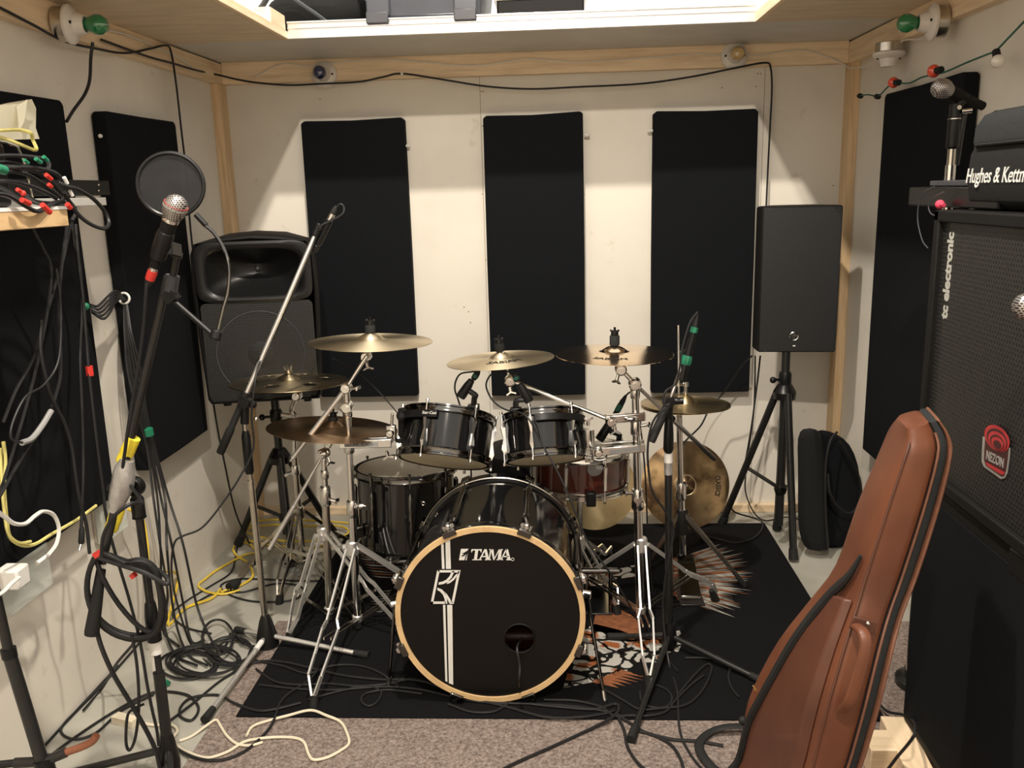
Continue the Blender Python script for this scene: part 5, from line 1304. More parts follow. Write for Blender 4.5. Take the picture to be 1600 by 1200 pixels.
# ------------------------------------------------------------------ bass amp stack on the right
XC = .931; YC0, YC1 = 1.62, 2.215
CD = XR-.012
root = thing('bass_cabinet', 'large plain black lower cabinet of the bass amp stack on right', 'speaker cabinet', (1.1, (YC0+YC1)/2, .10))
zb, zt = .092, .80
obj('cabinet_body', MB().box((XC, YC0-.06, zb), (CD, YC1-.005, zt)), 'black_rough', root, bev=.012, seg=3)
obj('front_cloth', MB().box((XC-.003, YC0-.05, zb+.03), (XC+.004, YC1-.02, zt-.04)), 'black_felt', root)
obj('corner', MB().box((XC-.004, YC0+.03, zt-.06), (XC+.05, YC0+.13, zt+.003)), 'black_plastic', root, bev=.008)
root = thing('bass_cabinet', 'upper bass cabinet with perforated grille, grey tc electronic lettering and red badge', 'speaker cabinet', (1.1, (YC0+YC1)/2, .80))
zb, zt = .803, 1.475
fr_b = MB()
obj('cabinet_body', MB().box((XC+.012, YC0-.04, zb), (CD, YC1+.015, zt)), 'black_rough', root, bev=.010, seg=3)
for lo_, hi_ in (((XC-.01, YC0-.04, zb), (XC+.03, YC0-.015, zt)), ((XC-.01, YC1-.012, zb), (XC+.03, YC1+.015, zt)), ((XC-.01, YC0-.04, zt-.028), (XC+.03, YC1+.015, zt)), ((XC-.01, YC0-.04, zb), (XC+.03, YC1+.015, zb+.028))):
    fr_b.box(lo_, hi_)
obj('front_frame', fr_b, 'black_rough', root, bev=.004)
obj('grille', MB().box((XC+.004, YC0-.02, zb+.02), (XC+.010, YC1-.008, zt-.02)), 'grille_holes', root)
ta, tb_ = XP(1469, 500, XC), XP(1482, 362, XC)
txt_w = (tb_-ta).length
obj('maker_lettering', text_mb('tc electronic', .034, XP(1479, 500, XC+.0035), (0, 0, 1), (0, 1, 0), bold=.045, depth=-.003, width=txt_w*.98), 'logo_grey', root)
# red badge
def bx_(px, py, o=0): return XP(px, py, XC+.003-o)
def ell(cx_, cy_, rx, ry, o, n=32): return [bx_(cx_+rx*math.cos(2*PI*k/n), cy_+ry*math.sin(2*PI*k/n)+.38*rx*math.cos(2*PI*k/n), o) for k in range(n)]
outer = [(1537,682),(1535.5,705),(1535,721),(1539,730),(1552,739),(1565,748.5),(1571,747),(1575,738),(1578,715),(1579,700),(1560,690)]
inner = [(1540,684),(1538.5,705),(1538,719),(1541,727),(1553,735),(1565,744),(1569,743),(1572,735),(1575,714),(1576,702),(1560,690)]
obj('badge_border', MB().prism([bx_(x, y) for x, y in outer], (-.002, 0, 0)), 'badge_grey', root)
obj('badge_plate', MB().prism([bx_(x, y, .002) for x, y in inner], (-.0008, 0, 0)), 'badge_dark', root)
o_ = .003
for k, (rx, ry, cyy, m_) in enumerate(((19.5, 20, 685, 'badge_red'), (16, 16.5, 687, 'badge_dark'), (14, 14.3, 689, 'badge_red'), (10.8, 11, 691, 'badge_dark'), (9, 9.2, 692.5, 'badge_red'), (6.2, 6.2, 694.5, 'badge_dark'))):
    obj('badge_arc', MB().prism(ell(1558+k*.1, cyy, rx, ry, o_), (-.0006, 0, 0)), m_, root); o_ += .0006
obj('badge_lettering', text_mb('NEZON', .020, bx_(1540, 717, .004), bx_(1567, 731, .004)-bx_(1540, 717, .004), (0, 0, 1), bold=.03, depth=-.001, width=(bx_(1567, 731)-bx_(1540, 717)).length), 'badge_grey', root)
obj('badge_stripe', MB().prism([bx_(x, y, .0035) for x, y in ((1540,722),(1570,738),(1569,741),(1565,742),(1543,728))], (-.0006, 0, 0)), 'badge_red', root)
# wood runners the stack stands on
for y, l in ((YC1-.10, 'wooden runner under the far end of the black amp stack'), (YC0+.02, 'wooden runner under the near end of the black amp stack')):
    tag(obj('wood_runner', MB().box((XC-.13 if y > 2 else XC-.02, y-.045, .0075), (CD-.03, y+.045, .0905)), 'pine', bev=.003), l, 'wood block', 'wood blocks under the amp stack')
ra_, rb_ = FL(1376, 1119, .092), FL(1425, 1222, .092)
d_ = (rb_-ra_).normalized(); mb = MB().bar(ra_+V((.035, 0, -.042)), ra_+d_*.55+V((.035, 0, -.042)), .07, .084)
tag(obj('wood_runner', mb, 'pine_y', bev=.003), 'bright pale wooden beam on carpet left of the amp stack', 'wood block', 'wood blocks under the amp stack')

# things on top of the stack
ZTOP = 1.476
root = thing('amplifier_head', 'flat black amplifier unit on top of amp stack left of the soft bag', 'amplifier', (1.1, 2.25, ZTOP))
ya, yb_ = XP(1497, 310, .97).y, XP(1420, 300, .97).y
obj('chassis', MB().box((.97, 2.02, ZTOP+.002), (XR-.03, yb_, ZTOP+.052)), 'black_plastic', root, bev=.004)
obj('top_lid', MB().box((1.0, 2.03, ZTOP+.053), (XR-.04, yb_-.06, ZTOP+.068)), 'grey_plastic', root, bev=.003)
root = thing('soft_amp_bag', 'black cloth amp bag with white Hughes & Kettner lettering on the amp stack', 'bag', (1.1, 1.85, ZTOP))
XB = .955
yl = XP(1497, 290, XB).y
rings = []
for z, e_, s_h in ((ZTOP+.004, .03, 0), (ZTOP+.02, .008, 0), (ZTOP+.07, 0, 0), (ZTOP+.125, .004, 0), (ZTOP+.145, .012, 0)):
    ring = []
    for (cx_, cy_, a0) in ((CD-.05, 1.50, -90), (CD-.05, yl-.03, 0), (XB+.04, yl-.04, 90), (XB+.04, 1.50, 180)):
        for i in range(5):
            a = math.radians(a0+90*i/4); ring.append((cx_+(.035-e_)*math.cos(a), cy_+(.035-e_)*math.sin(a), z))
    rings.append(ring)
obj('bag_body', MB().loft(rings), 'bag_cloth', root, bev=.004, angle=60)
rings = []
for z, e_ in ((ZTOP+.147, .008), (ZTOP+.185, .010), (ZTOP+.212, .026), (ZTOP+.222, .05)):
    ring = []
    for (cx_, cy_, a0) in ((CD-.06, 1.55, -90), (CD-.06, yl-.05, 0), (XB+.045, yl-.05, 90), (XB+.045, 1.55, 180)):
        for i in range(5):
            a = math.radians(a0+90*i/4); ring.append((cx_+(.045-e_)*math.cos(a), cy_+(.045-e_)*math.sin(a), z))
    rings.append(ring)
obj('bag_lid', MB().loft(rings), 'grey_cloth', root, bev=.004, angle=60)
obj('zip', MB().tube([(XB+.008, 1.5, ZTOP+.146), (XB+.006, yl-.06, ZTOP+.146), (XB+.03, yl-.015, ZTOP+.146), (CD-.1, yl-.01, ZTOP+.146)], .004, 6), 'black_rubber', root)
obj('carry_handle', MB().tube(smooth([(XB+.14, 1.60, ZTOP+.225), (XB+.14, 1.63, ZTOP+.262), (XB+.14, 1.72, ZTOP+.275), (XB+.14, 1.81, ZTOP+.262), (XB+.14, 1.84, ZTOP+.225)], 6), .012, 10), 'black_rubber', root)
obj('maker_lettering', text_mb('Hughes & Kettner', .034, (XB+.0045, yl-.028, ZTOP+.062), (0, -1, 0), (0, 0, 1), bold=.004, depth=-.002, width=.30, shear=.25), 'white_print', root)
p = XP(1493, 311, .985)
tag(obj('foam_ball', MB().sph(V((.950, p.y+.004, ZTOP+.0105)), .0115, 14).cyl(V((.950, p.y, ZTOP+.012)), V((.95, p.y-.02, ZTOP+.009)), .005), 'pink_foam'), 'small pink ball-shaped item tucked beside the soft amp bag', 'ball')
for i, (a_, lab) in enumerate((([(1460,292),(1445,300),(1436,318),(1434,345),(1441,375),(1450,388)], 'thin pale wire drooping over the left end of the amp stack'), ([(1475,300),(1460,308),(1451,322),(1455,334),(1466,338)], 'short thin pale wire loop on the corner of the amp stack'))):
    cable('thin_wire', lab, 'wire', [XP(x, y, .93-.004*i) for x, y in a_], .0016, 'grey_plastic')

# mic stand behind the amp stack
YQ = 2.52; ps = W(1487, 240, YQ)
root = thing('microphone_stand', 'chrome and black microphone stand rising behind the amp stack on right', 'microphone stand', (ps.x, YQ, .007), 'microphone stands')
zq = lambda py: W(1487, py, YQ).z
post(root, (ps.x, YQ, .04), (ps.x, YQ, zq(258)), .0135, name='base_tube'); post(root, (ps.x, YQ, zq(258)), (ps.x, YQ, zq(232)), .011, 'dull_chrome', 'mid_tube')
obj('clutch', MB().lathe([(.012, 0), (.0165, .006), (.016, zq(186)-zq(233))], (ps.x, YQ, zq(233)), (0, 0, 1), 18), 'black_plastic', root)
obj('ring', MB().torus((ps.x, YQ, zq(186)), .0165, .0015, n=24, m=5), 'chrome', root)
obj('joint', MB().cyl((ps.x, YQ, zq(186)), (ps.x, YQ, zq(163)), .0145, n=14).cyl((ps.x, YQ, zq(168)), (ps.x+.025, YQ, zq(150)), .013), 'black_plastic', root)
obj('joint_screw', MB().cyl((ps.x+.002, YQ-.016, zq(169)), (ps.x+.002, YQ-.02, zq(169)), .006), 'dull_chrome', root)
obj('side_knob', MB().cyl((ps.x+.012, YQ-.01, zq(175)), (ps.x+.038, YQ-.012, zq(174)), .007), 'chrome', root)
obj('second_tube', MB().cyl((ps.x+.022, YQ+.02, zq(258)), (ps.x+.032, YQ+.02, zq(172)), .009), 'black_paint', root)
obj('round_base', MB().lathe([(.07, 0), (.07, .02), (.05, .03), (.045, .05)], (ps.x+.03, YQ, .0075), (0, 0, 1), 32), 'black_paint', root)
def vocal(label, h_, tl_, mat='mic_mesh'):
    r = thing('vocal_microphone', label, 'microphone', h_); dm = (V(tl_)-V(h_)).normalized(); L = (V(tl_)-V(h_)).length
    obj('grille', MB().lathe([(.0001, -.027), (.012, -.0245), (.021, -.017), (.0257, -.005), (.0262, .004), (.0245, .014), (.018, .028)], h_, dm, 32, caps=False), mat, r)
    obj('handle', MB().lathe([(.0175, .027), (.0185, .032), (.0165, .055), (.0125, L*.72), (.0115, L)], h_, dm, 24), 'black_rough', r)
    return r
vocal('vocal microphone with grey ball grille lying on the stand behind amp stack', W(1471, 138, YQ-.02), W(1536, 166, YQ+.02))
vocal('vocal microphone before the amp grille, only its pale ball visible at the right edge', W(1607, 480, 1.60), W(1680, 520, 1.66))
ps2 = W(1668, 540, 1.66)
root = thing('microphone_stand', 'short black stand outside right edge holding the microphone at the amp grille', 'microphone stand', (ps2.x-.02, 1.40, .007), 'microphone stands')
post(root, (ps2.x-.02, 1.40, .03), (ps2.x-.02, 1.40, ps2.z-.02), .011, 'black_paint', 'tube'); obj('round_base', MB().lathe([(.11, 0), (.11, .012), (.02, .025)], (ps2.x-.02, 1.40, .0075), (0, 0, 1), 28), 'black_paint', root)
obj('arm', MB().cyl((ps2.x-.02, 1.40, ps2.z-.02), W(1668, 516, 1.65), .009), 'black_paint', root)

# ------------------------------------------------------------------ brown leather guitar bag
root = thing('guitar_bag', 'brown leather guitar gig bag leaning back against the amp stack, black zip edges', 'guitar bag', (.50, 1.75, .007))
Yn = 1.70
S = []   # near-front, far-front, near-back (pixel, depth)
def G(nf, ff, nb, yn, yf): S.append((W(*nf, yn), W(*ff, yf), W(*nb, yn+.02)))
G((1418,672), (1401,649), (1468,658), 1.70, 1.80)
G((1420,692), (1386,668), (1482,680), 1.69, 1.83)
G((1412,720), (1372,700), (1487,712), 1.68, 1.84)
G((1386,800), (1336,785), (1466,800), 1.68, 1.84)
G((1352,905), (1302,880), (1434,900), 1.68, 1.84)
G((1338,955), (1262,935), (1412,958), 1.665, 1.86)
G((1322,1010), (1212,1000), (1397,1012), 1.64, 1.89)
G((1300,1090), (1172,1075), (1378,1092), 1.62, 1.92)
G((1285,1150), (1158,1125), (1362,1150), 1.62, 1.93)
G((1272,1200), (1150,1185), (1346,1200), 1.62, 1.94)
dn = (S[-1][0]-S[-2][0]).normalized()
last = S[-1]
for k in range(1, 5):                      # below the frame, down to the floor
    t = k/4; z_ = .012; L_ = (last[0].z-z_)
    f_ = lambda p, e_: V((p.x-.10*t+e_, p.y, p.z-(p.z-z_)*t))
    sh = .03 if k == 4 else 0
    S.append((f_(last[0], 0)+V((0, sh*2, 0)), f_(last[1], 0)-V((0, sh*2, 0)), f_(last[2], 0)+V((0, sh, 0))))
def rect_ring(nf, ff, nb, r=.22):
    fb = ff+(nb-nf); c = [nf, ff, fb, nb]; out = []
    for i in range(4):
        a_, b__, c_ = c[i-1], c[i], c[(i+1) % 4]
        la = min(.022, (a_-b__).length*.35); lc = min(.022, (c_-b__).length*.35)
        p0 = b__+(a_-b__).normalized()*la; p2 = b__+(c_-b__).normalized()*lc
        for k in range(4):
            t = k/3; out.append((1-t)**2*p0+2*t*(1-t)*b__+t*t*p2)
    return out
def interp(S, n=4):
    out = []
    chans = [smooth([s[i] for s in S], n) for i in range(3)]
    return list(zip(*chans))
SI = interp(S, 3)
# front two thirds of the thickness in leather, a black zip band, then the leather back shell
def slab(f0, f1, grow=0.):
    rings = []
    for nf, ff, nb in SI:
        d = nb-nf; w = (nf-ff).normalized()*grow
        rings.append(rect_ring(nf+d*f0+w, ff+d*f0-w, nf+d*f1+w))
    return rings
obj('leather_shell', MB().loft(slab(0, .72)), 'leather', root, angle=60)
obj('zip_band', MB().loft(slab(.70, .95, -.003)), 'grey_cloth', root, angle=60)
obj('back_shell', MB().loft(slab(.94, 1.04)), 'leather_edge', root, angle=60)
fN = lambda i, s, o=0: SI[i][1]+(SI[i][0]-SI[i][1])*s + (SI[i][0]-SI[i][2]).normalized()*o    # point on the front face
gN = lambda i, s, o=0: SI[i][0]+(SI[i][2]-SI[i][0])*s + (V((0, -1, 0)))*o                       # point on the near side face
nS = len(SI)
obj('front_piping', MB().tube([fN(i, .97, -.002)+V((0, -.002, 0)) for i in range(3, nS-1)], .0028, 6), 'leather_grain_shaded', root)
obj('side_piping', MB().tube([gN(i, .70, .001) for i in range(2, nS-1)], .0028, 6), 'leather_edge', root)
# pocket on the lower front with black zip
i0 = 12
pf = lambda i: max(.16, .56-.045*(i-14))
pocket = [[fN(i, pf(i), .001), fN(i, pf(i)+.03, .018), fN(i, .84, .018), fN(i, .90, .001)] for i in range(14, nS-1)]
obj('front_pocket', MB().loft(pocket), 'leather_grain_shaded', root, bev=.004)
zp = [fN(11, .78, .008), fN(12, .70, .012), fN(13, .60, .016), fN(14, .53, .018), fN(16, .45, .020), fN(18, .40, .02), fN(20, .35, .02), fN(22, .29, .02), fN(24, .22, .02), fN(27, .16, .02), fN(30, .14, .02), fN(34, .14, .02)]
obj('pocket_zip', MB().tube(smooth([p for p in zp if p], 5), lambda t: .004+.006*min(1, t*6), 8), 'black_rubber', root)
lg = fN(21, .10, .004)
obj('small_logo', MB().bar(lg-V((.006, 0, -.008)), lg+V((.004, 0, -.006)), .003, .003).bar(lg-V((.002, 0, .002)), lg+V((.010, 0, -.012)), .003, .003), 'gold_print', root)
obj('front_stud', MB().sph(fN(24, .06, .006), .011, 10), 'black_rubber', root)
# side handle
ha, hb = W(1340, 985, 1.63), W(1322, 1105, 1.60)
obj('side_handle', MB().tube(smooth([W(1338,978,1.635), W(1350,990,1.60), W(1352,1015,1.585), W(1340,1060,1.58), W(1328,1095,1.585), W(1316,1110,1.61)], 6), .012, 10, flat=.6), 'leather', root)
for a_, b__ in (((1330, 972), (1368, 982)), ((1302, 1108), (1338, 1116))):
    obj('handle_strap', MB().bar(W(*a_, 1.637), W(*b__, 1.637), .006, .028), 'leather_grain_shaded', root, bev=.002)
obj('rivet', MB().sph(W(1356, 974, 1.625), .0045, 8), 'chrome', root)
# shoulder strap loops beside the bag
obj('shoulder_strap', MB().tube(smooth([FL(1165,1135,.03), FL(1140,1135,.03), FL(1112,1142,.02), FL(1092,1162,.02), FL(1105,1190,.02), FL(1135,1210,.02), FL(1170,1190,.04), FL(1190,1160,.08)], 6), .013, 8, flat=.35), 'black_rubber', root)

# ------------------------------------------------------------------ left shelf with cables, papers
XSH = -1.20; Y1s = 2.12
zs = 1.540
root = thing('wall_shelf', 'thick wooden shelf with worn white top on left wall', 'shelf', (-1.35, 1.7, zs-.05))
obj('board', MB().box((XL+.002, .95, zs-.048), (XSH, Y1s, zs-.008)), 'shelf_edge', root, bev=.002)
obj('painted_top', MB().box((XL+.002, .945, zs-.0085), (XSH+.001, Y1s+.001, zs)), 'white_plastic', root, bev=.001)
obj('shelf_bracket', MB().box((XL+.002, 1.0, zs-.22), (XL+.02, 1.03, zs-.05)).bar((XL+.02, 1.015, zs-.20), (XSH-.05, 1.015, zs-.055), .02, .02), 'dull_chrome', root)
# audio interface / mixer under the papers
root = thing('audio_mixer', 'black audio mixer with silver handle buried in cables on left shelf', 'mixer', (-1.36, 1.95, zs))
obj('case', MB().box((-1.47, 1.60, zs+.001), (-1.30, 2.07, zs+.150)), 'black_plastic', root, bev=.012)
obj('handle', MB().tube([(-1.296, 2.0, zs+.15), (-1.286, 2.045, zs+.15), (-1.275, 2.075, zs+.140), (-1.27, 2.085, zs+.10), (-1.265, 2.09, zs+.02)], .0035, 8), 'dull_chrome', root)
obj('indicator_light', MB().sph(XP(17, 226, -1.298), .004, 8), 'red_bulb', root)
# papers
root = thing('crumpled_paper', 'crumpled pale paper bag on top of the mixer on left shelf', 'paper', (-1.37, 1.90, zs+.15))
XPp = -1.36
random.seed(5)
outl = [(-40, 168),(5,163),(18,168),(28,166),(43,155),(52,170),(57,200),(61,217),(30,218),(-40,219)]
rings = []
for o_, k in ((0, 1), (-.04, .92), (-.09, .8)):
    rings.append([XP(x*k, 219-(219-y)*k, XPp)+V((o_+random.uniform(-.012, .012), random.uniform(-.004, .004), 0)) for x, y in outl])
obj('sheet', MB().loft(rings), 'paper', root, angle=20)
obj('fold', MB().add([XP(26,166,XPp+.01), XP(43,155,XPp+.03), XP(38,190,XPp+.012), XP(30,205,XPp+.02)], [(0,1,2,3)]), 'paper', root)
# second rear shelf board and black strip
Yp = 2.48
root = thing('power_strip', 'black power strip projecting from the left wall past the shelf', 'power strip', (-1.42, 2.45, 1.50))
a_ = XP(104, 282, -1.40); b__ = XP(173, 305, -1.40)
obj('strip_body', MB().box((XL+.056, a_.y-.35, b__.z-.0), (-1.40, b__.y, b__.z+.045)), 'black_plastic', root, bev=.004)
for py in (289, 298): obj('socket_pin', MB().sph(XP(154, py, -1.398), .004, 8), 'dull_chrome', root)
root2 = tag(obj('shelf_panel', MB().box((XL+.056, a_.y-.40, b__.z-.030), (-1.385, b__.y-.06, b__.z-.006)), 'white_plastic', bev=.002), 'short white shelf board just behind the wooden shelf on left wall', 'shelf')
# cable pile on the shelf
random.seed(11)
descr = ['looping over the front edge of left shelf', 'curling low across left shelf', 'thick and arching at top of the pile on left shelf', 'sagging past the red plugs on left shelf', 'winding behind the pile on left shelf', 'lying flat along left shelf front', 'bulging out at the right end of left shelf']
sets = [
 [(-30,255),(10,254),(45,262),(75,280),(95,300),(118,328),(112,345)],
 [(-30,272),(10,268),(40,272),(70,290),(98,312),(95,322),(60,318),(30,308),(5,295),(-30,280)],
 [(-30,245),(20,243),(55,246),(72,250),(76,262),(60,268),(30,262),(-30,258)],
 [(-30,285),(15,283),(45,290),(70,300),(88,310)],
 [(10,262),(50,262),(85,270),(103,290),(102,305),(92,318),(60,316),(42,306)],
 [(-30,300),(10,305),(40,322),(60,330),(85,326),(100,315)],
 [(90,285),(103,291),(120,295),(145,310),(163,330),(170,348),(163,357),(145,352),(125,338),(110,318),(100,300)]]
for i, (s_, dsc) in enumerate(zip(sets, descr)):
    pts = [XP(x, y, -1.255+.012*i+.008*math.sin(j*1.3+i)) for j, (x, y) in enumerate(s_)]
    pts = [V((p.x, p.y, max(p.z, zs+.008) if (p.y < Y1s and p.x < XSH) else p.z)) for p in pts]
    ex = None
    if i == 1: ex = [('red_connector', MB().cyl(XP(27,296,-1.17), XP(38,303,-1.17), .0045).sph(XP(36,302,-1.168), .0065, 8), 'red_tape')]
    if i == 5: ex = [('red_connector', MB().cyl(XP(66,320,-1.17), XP(78,332,-1.17), .0065), 'red_tape'), ('red_plug', MB().cyl(XP(34,312,-1.17), XP(46,318,-1.17), .006), 'red_tape')]
    if i == 2: ex = [('green_connector', MB().cyl(XP(56,248,-1.20), XP(64,254,-1.20), .005).cyl(XP(38,250,-1.20), XP(44,255,-1.20), .004).cyl(XP(68,245,-1.20), XP(74,251,-1.20), .005), 'green_tape')]
    if i == 3: ex = [('green_connector', MB().cyl(XP(-6,262,-1.16), XP(7,266,-1.16), .010), 'green_tape')]
    if i == 4: ex = [('red_connector', MB().cyl(XP(72,273,-1.19), XP(80,280,-1.19), .0052).cyl(XP(76,288,-1.19), XP(80,292,-1.19), .005), 'red_tape')]
    if i == 6: ex = [('red_connector', MB().cyl(XP(105,319,-1.17), XP(110,325,-1.17), .006), 'red_tape'), ('white_sleeve', MB().cyl(XP(100,277,-1.18), XP(105,287,-1.18), .0045).cyl(XP(109,298,-1.18), XP(113,306,-1.18), .0045), 'white_plastic')]
    cable('audio_cable', 'black audio cable '+dsc, 'cable', pts, .0052, 'cable_black', extra=ex)
cable('yellow_cable', 'bright yellow cable looped over the mixer and paper on left shelf', 'cable', [XP(x, y, -1.265+.01*(i % 2)) for i, (x, y) in enumerate(((-30,205),(0,204),(30,203),(48,208),(51,218),(57,232),(52,234),(30,225),(5,216),(-30,208)))], .0045, 'pale_yellow')

# ------------------------------------------------------------------ cables hanging down the left wall
XH = -1.36
hang = [
 ('black cable falling from shelf end straight down to the metal jack plug', [(112,345),(116,380),(125,420),(128,480),(125,560),(128,640),(130,720),(128,790),(127,825)], .0045, 'plug'),
 ('black cable crossing the near left panel from upper right to lower left', [(110,350),(100,400),(85,450),(70,500),(52,560),(25,610),(5,660)], .0042, None),
 ('black cable sloping down the near left panel to the left edge', [(50,355),(68,390),(80,420),(75,480),(60,560),(45,620),(25,690),(0,770)], .0042, None),
 ('black cable bowing across near left panel with grey sleeve end', [(105,350),(95,430),(92,500),(95,560),(92,600),(75,650),(50,690),(25,730),(0,775)], .0045, 'sleeve'),
 ('black cable hanging in a long gentle curve to the coil stand', [(65,500),(63,540),(68,575),(80,620),(100,660),(112,700),(118,745),(125,785),(135,820),(140,865)], .0048, None),
 ('black cable hanging nearly straight beside the near left panel edge', [(118,350),(122,400),(130,470),(134,520),(138,575),(145,640),(152,700),(160,760),(165,800),(176,850),(200,930),(215,985)], .0045, 'red'),
 ('thin black cable dropping across the near left panel in a loop', [(88,420),(95,480),(92,560),(70,600),(40,620),(20,660),(18,685),(35,692)], .003, None)]
for lab, pl, r_, ex in hang:
    pts = [XP(x, y, XH+.012*(hang.index((lab, pl, r_, ex)))-.02) for x, y in pl]; e_ = None
    if ex == 'plug': e_ = [('plug_body', MB().lathe([(.006, 0), (.0085, .005), (.008, .04), (.005, .05)], XP(127, 850, XH-.02), XP(128, 825, XH-.02)-XP(127, 850, XH-.02), 12), 'black_rubber'), ('plug_tip', MB().cyl(XP(124, 860, XH-.02), XP(126, 851, XH-.02), .003), 'chrome')]
    if ex == 'sleeve': e_ = [('grey_sleeve', MB().tube(smooth([XP(34,692,XH+.03), XP(50,685,XH+.03), XP(66,665,XH+.03), XP(80,642,XH+.03)], 5), .0075, 8), 'label_grey')]
    if ex == 'red': e_ = [('red_tape', MB().cyl(XP(139, 572, XH+.04), XP(141, 587, XH+.04), .010, n=8), 'red_tape')]
    cable('audio_cable', lab, 'cable', pts, r_, 'cable_black', extra=e_)
# bundle looping over a hook between the panels, then down to the floor
hk = XP(194, 466, XL+.06)
root = thing('wall_hook', 'white ring hook on left wall holding the cable bundle', 'hook', XP(194, 466, XL+.02))
obj('ring', MB().torus(hk, .018, .004, (0, 1, 0), 24, 6), 'white_plastic', root); obj('hook_base', MB().cyl(V((XL+.001, hk.y, hk.z)), hk-V((.018, 0, 0)), .006), 'white_plastic', root)
for k in range(5):
    a_ = [XP(140+k, 476+k*3, XL+.08), XP(153+k*2, 478+k*5, XL+.09+.006*k), XP(168+k, 464+k*6, XL+.09+.006*k), XP(181, 455+k*4, XL+.09), hk+V((.002*k-.004, 0, -.008)), XP(195+k*2.6, 520, XL+.07+.006*k), XP(200+k*5, 580, XL+.08+.006*k), XP(214+k*3.5, 640, XL+.10), XP(230+k*3, 700, XL+.10), XP(240+k*6, 780, XL+.12)]
    b__ = [(XP(250+k*9, 850, XL+.18), FL(262+k*12, 930+k*6, .1), FL(255+k*22, 985+k*8, .012), FL(280+k*20, 1010-k*5, .010)),
           (XP(246+k*5, 860, XL+.2), FL(245+k*9, 960, .08), FL(262+k*10, 1020, .012), FL(300+k*8, 1040, .012))][k % 2]
    names = ['black cable of the hook bundle, leftmost strand down to the floor', 'second black strand of the hook bundle on left wall', 'middle black strand of the hook bundle on left wall', 'fourth black strand of the hook bundle on left wall', 'rightmost black strand of the hook bundle ending near the floor coil']
    ex = [('green_tape', MB().cyl(XP(231, 670, XL+.11), XP(233, 680, XL+.11), .017, n=8), 'green_tape')] if k == 2 else None
    if k == 0: ex = [('green_tie', MB().sph(XP(134, 479, XL+.09), .012, 8), 'green_tape')]
    cable('audio_cable', names[k], 'cable', a_+list(b__), .0042, 'cable_black', extra=ex, group='cables hung over the wall hook')
# yellow cords left
cable('yellow_cable', 'yellow cord hanging at the left edge and bending along the near left panel bottom', 'cable', [XP(x, y, XL+.075) for x, y in ((5,690),(8,720),(6,760),(10,810),(16,840),(35,852),(55,850),(80,835),(120,812),(150,790))], .005, 'pale_yellow')
cable('yellow_cable', 'pale yellow cord next to the left edge hanging parallel to the other', 'cable', [XP(x, y, XL+.085) for x, y in ((0,700),(3,760),(8,810),(14,835),(30,848),(48,846))], .004, 'pale_yellow')
cable('yellow_cable', 'orange-yellow cord hanging behind the near left stand to the floor', 'cable', [XP(200,795,XL+.05), XP(222,810,XL+.08), XP(230,850,XL+.1), XP(237,890,XL+.12), FL(240,900,.1), FL(262,975,.01), FL(290,950,.008), FL(330,935,.008), FL(345,920,.008)], .0055, 'yellow_cord')
cable('yellow_cable', 'yellow extension cord snaking over the concrete behind the boom stand base', 'cable', [FL(x, y, .008) for x, y in ((345,925),(375,915),(395,900),(388,880),(370,868),(365,855),(385,848),(400,862),(380,868),(340,890),(320,905),(310,915),(325,925),(350,928),(375,922))], .005, 'yellow_cord')
cable('yellow_cable', 'yellow cord coiled on concrete below left loudspeaker', 'cable', [FL(x, y, .01+.002*i) for i, (x, y) in enumerate(((520,850),(480,856),(430,852),(390,845),(378,835),(390,825),(430,820),(480,822),(530,822),(545,832),(520,842),(470,846),(420,842),(385,830),(400,815),(440,812),(500,814),(550,818)))], .005, 'yellow_cord', seg=5)
# outlets and white charger
root = thing('wall_outlet', 'clear-covered wall outlet low on left wall at the photo edge', 'outlet', XP(35, 880, XL+.002))
p = XP(45, 860, XL); q = XP(-10, 940, XL)
obj('outlet_plate', MB().box((XL+.001, q.y-.05, p.z-.10), (XL+.010, p.y, p.z+.01)), 'white_plastic', root, bev=.002)
obj('clear_cover', MB().box((XL+.011, q.y-.05, p.z-.11), (XL+.055, p.y+.01, p.z+.03)), 'clear_plastic', root, bev=.008)
root = thing('power_adapter', 'white cube power adapter plugged into the left wall outlet', 'adapter', XP(40, 900, XL+.10))
p = XP(42, 895, XL+.11)
obj('adapter_body', MB().box((XL+.058, p.y-.055, p.z-.025), (XL+.12, p.y+.0, p.z+.03)), 'white_plastic', root, bev=.006)
obj('plug_boot', MB().cyl(XP(58, 880, XL+.12), XP(75, 868, XL+.13), .006), 'white_plastic', root)
cable('white_cable', 'white cable arching from the adapter to the left edge', 'cable', [XP(x, y, XL+.14) for x, y in ((75,868),(88,850),(92,825),(84,805),(68,799),(55,806),(40,818),(22,818),(8,808),(-10,795))], .0055, 'white_plastic')
cable('white_cable', 'short white cable from the adapter down to the left edge', 'cable', [XP(x, y, XL+.14) for x, y in ((30,902),(18,912),(5,925),(-12,935))], .005, 'white_plastic')
root = thing('wall_outlet', 'small outlet box with clear cover below near left panel, behind the coil stand', 'outlet', XP(160, 810, XL+.002))
p = XP(150, 790, XL); q = XP(172, 830, XL)
obj('outlet_plate', MB().box((XL+.001, p.y-.04, q.z), (XL+.012, q.y+.05, p.z+.02)), 'dull_chrome', root, bev=.002)
for dz in (.02, .055): obj('socket', MB().cyl((XL+.012, (p.y+q.y)/2, q.z+dz), (XL+.018, (p.y+q.y)/2, q.z+dz), .013, n=16), 'white_plastic', root)
obj('clear_cover', MB().box((XL+.013, p.y-.045, q.z-.005), (XL+.04, q.y+.055, p.z+.025)), 'clear_plastic', root, bev=.006)

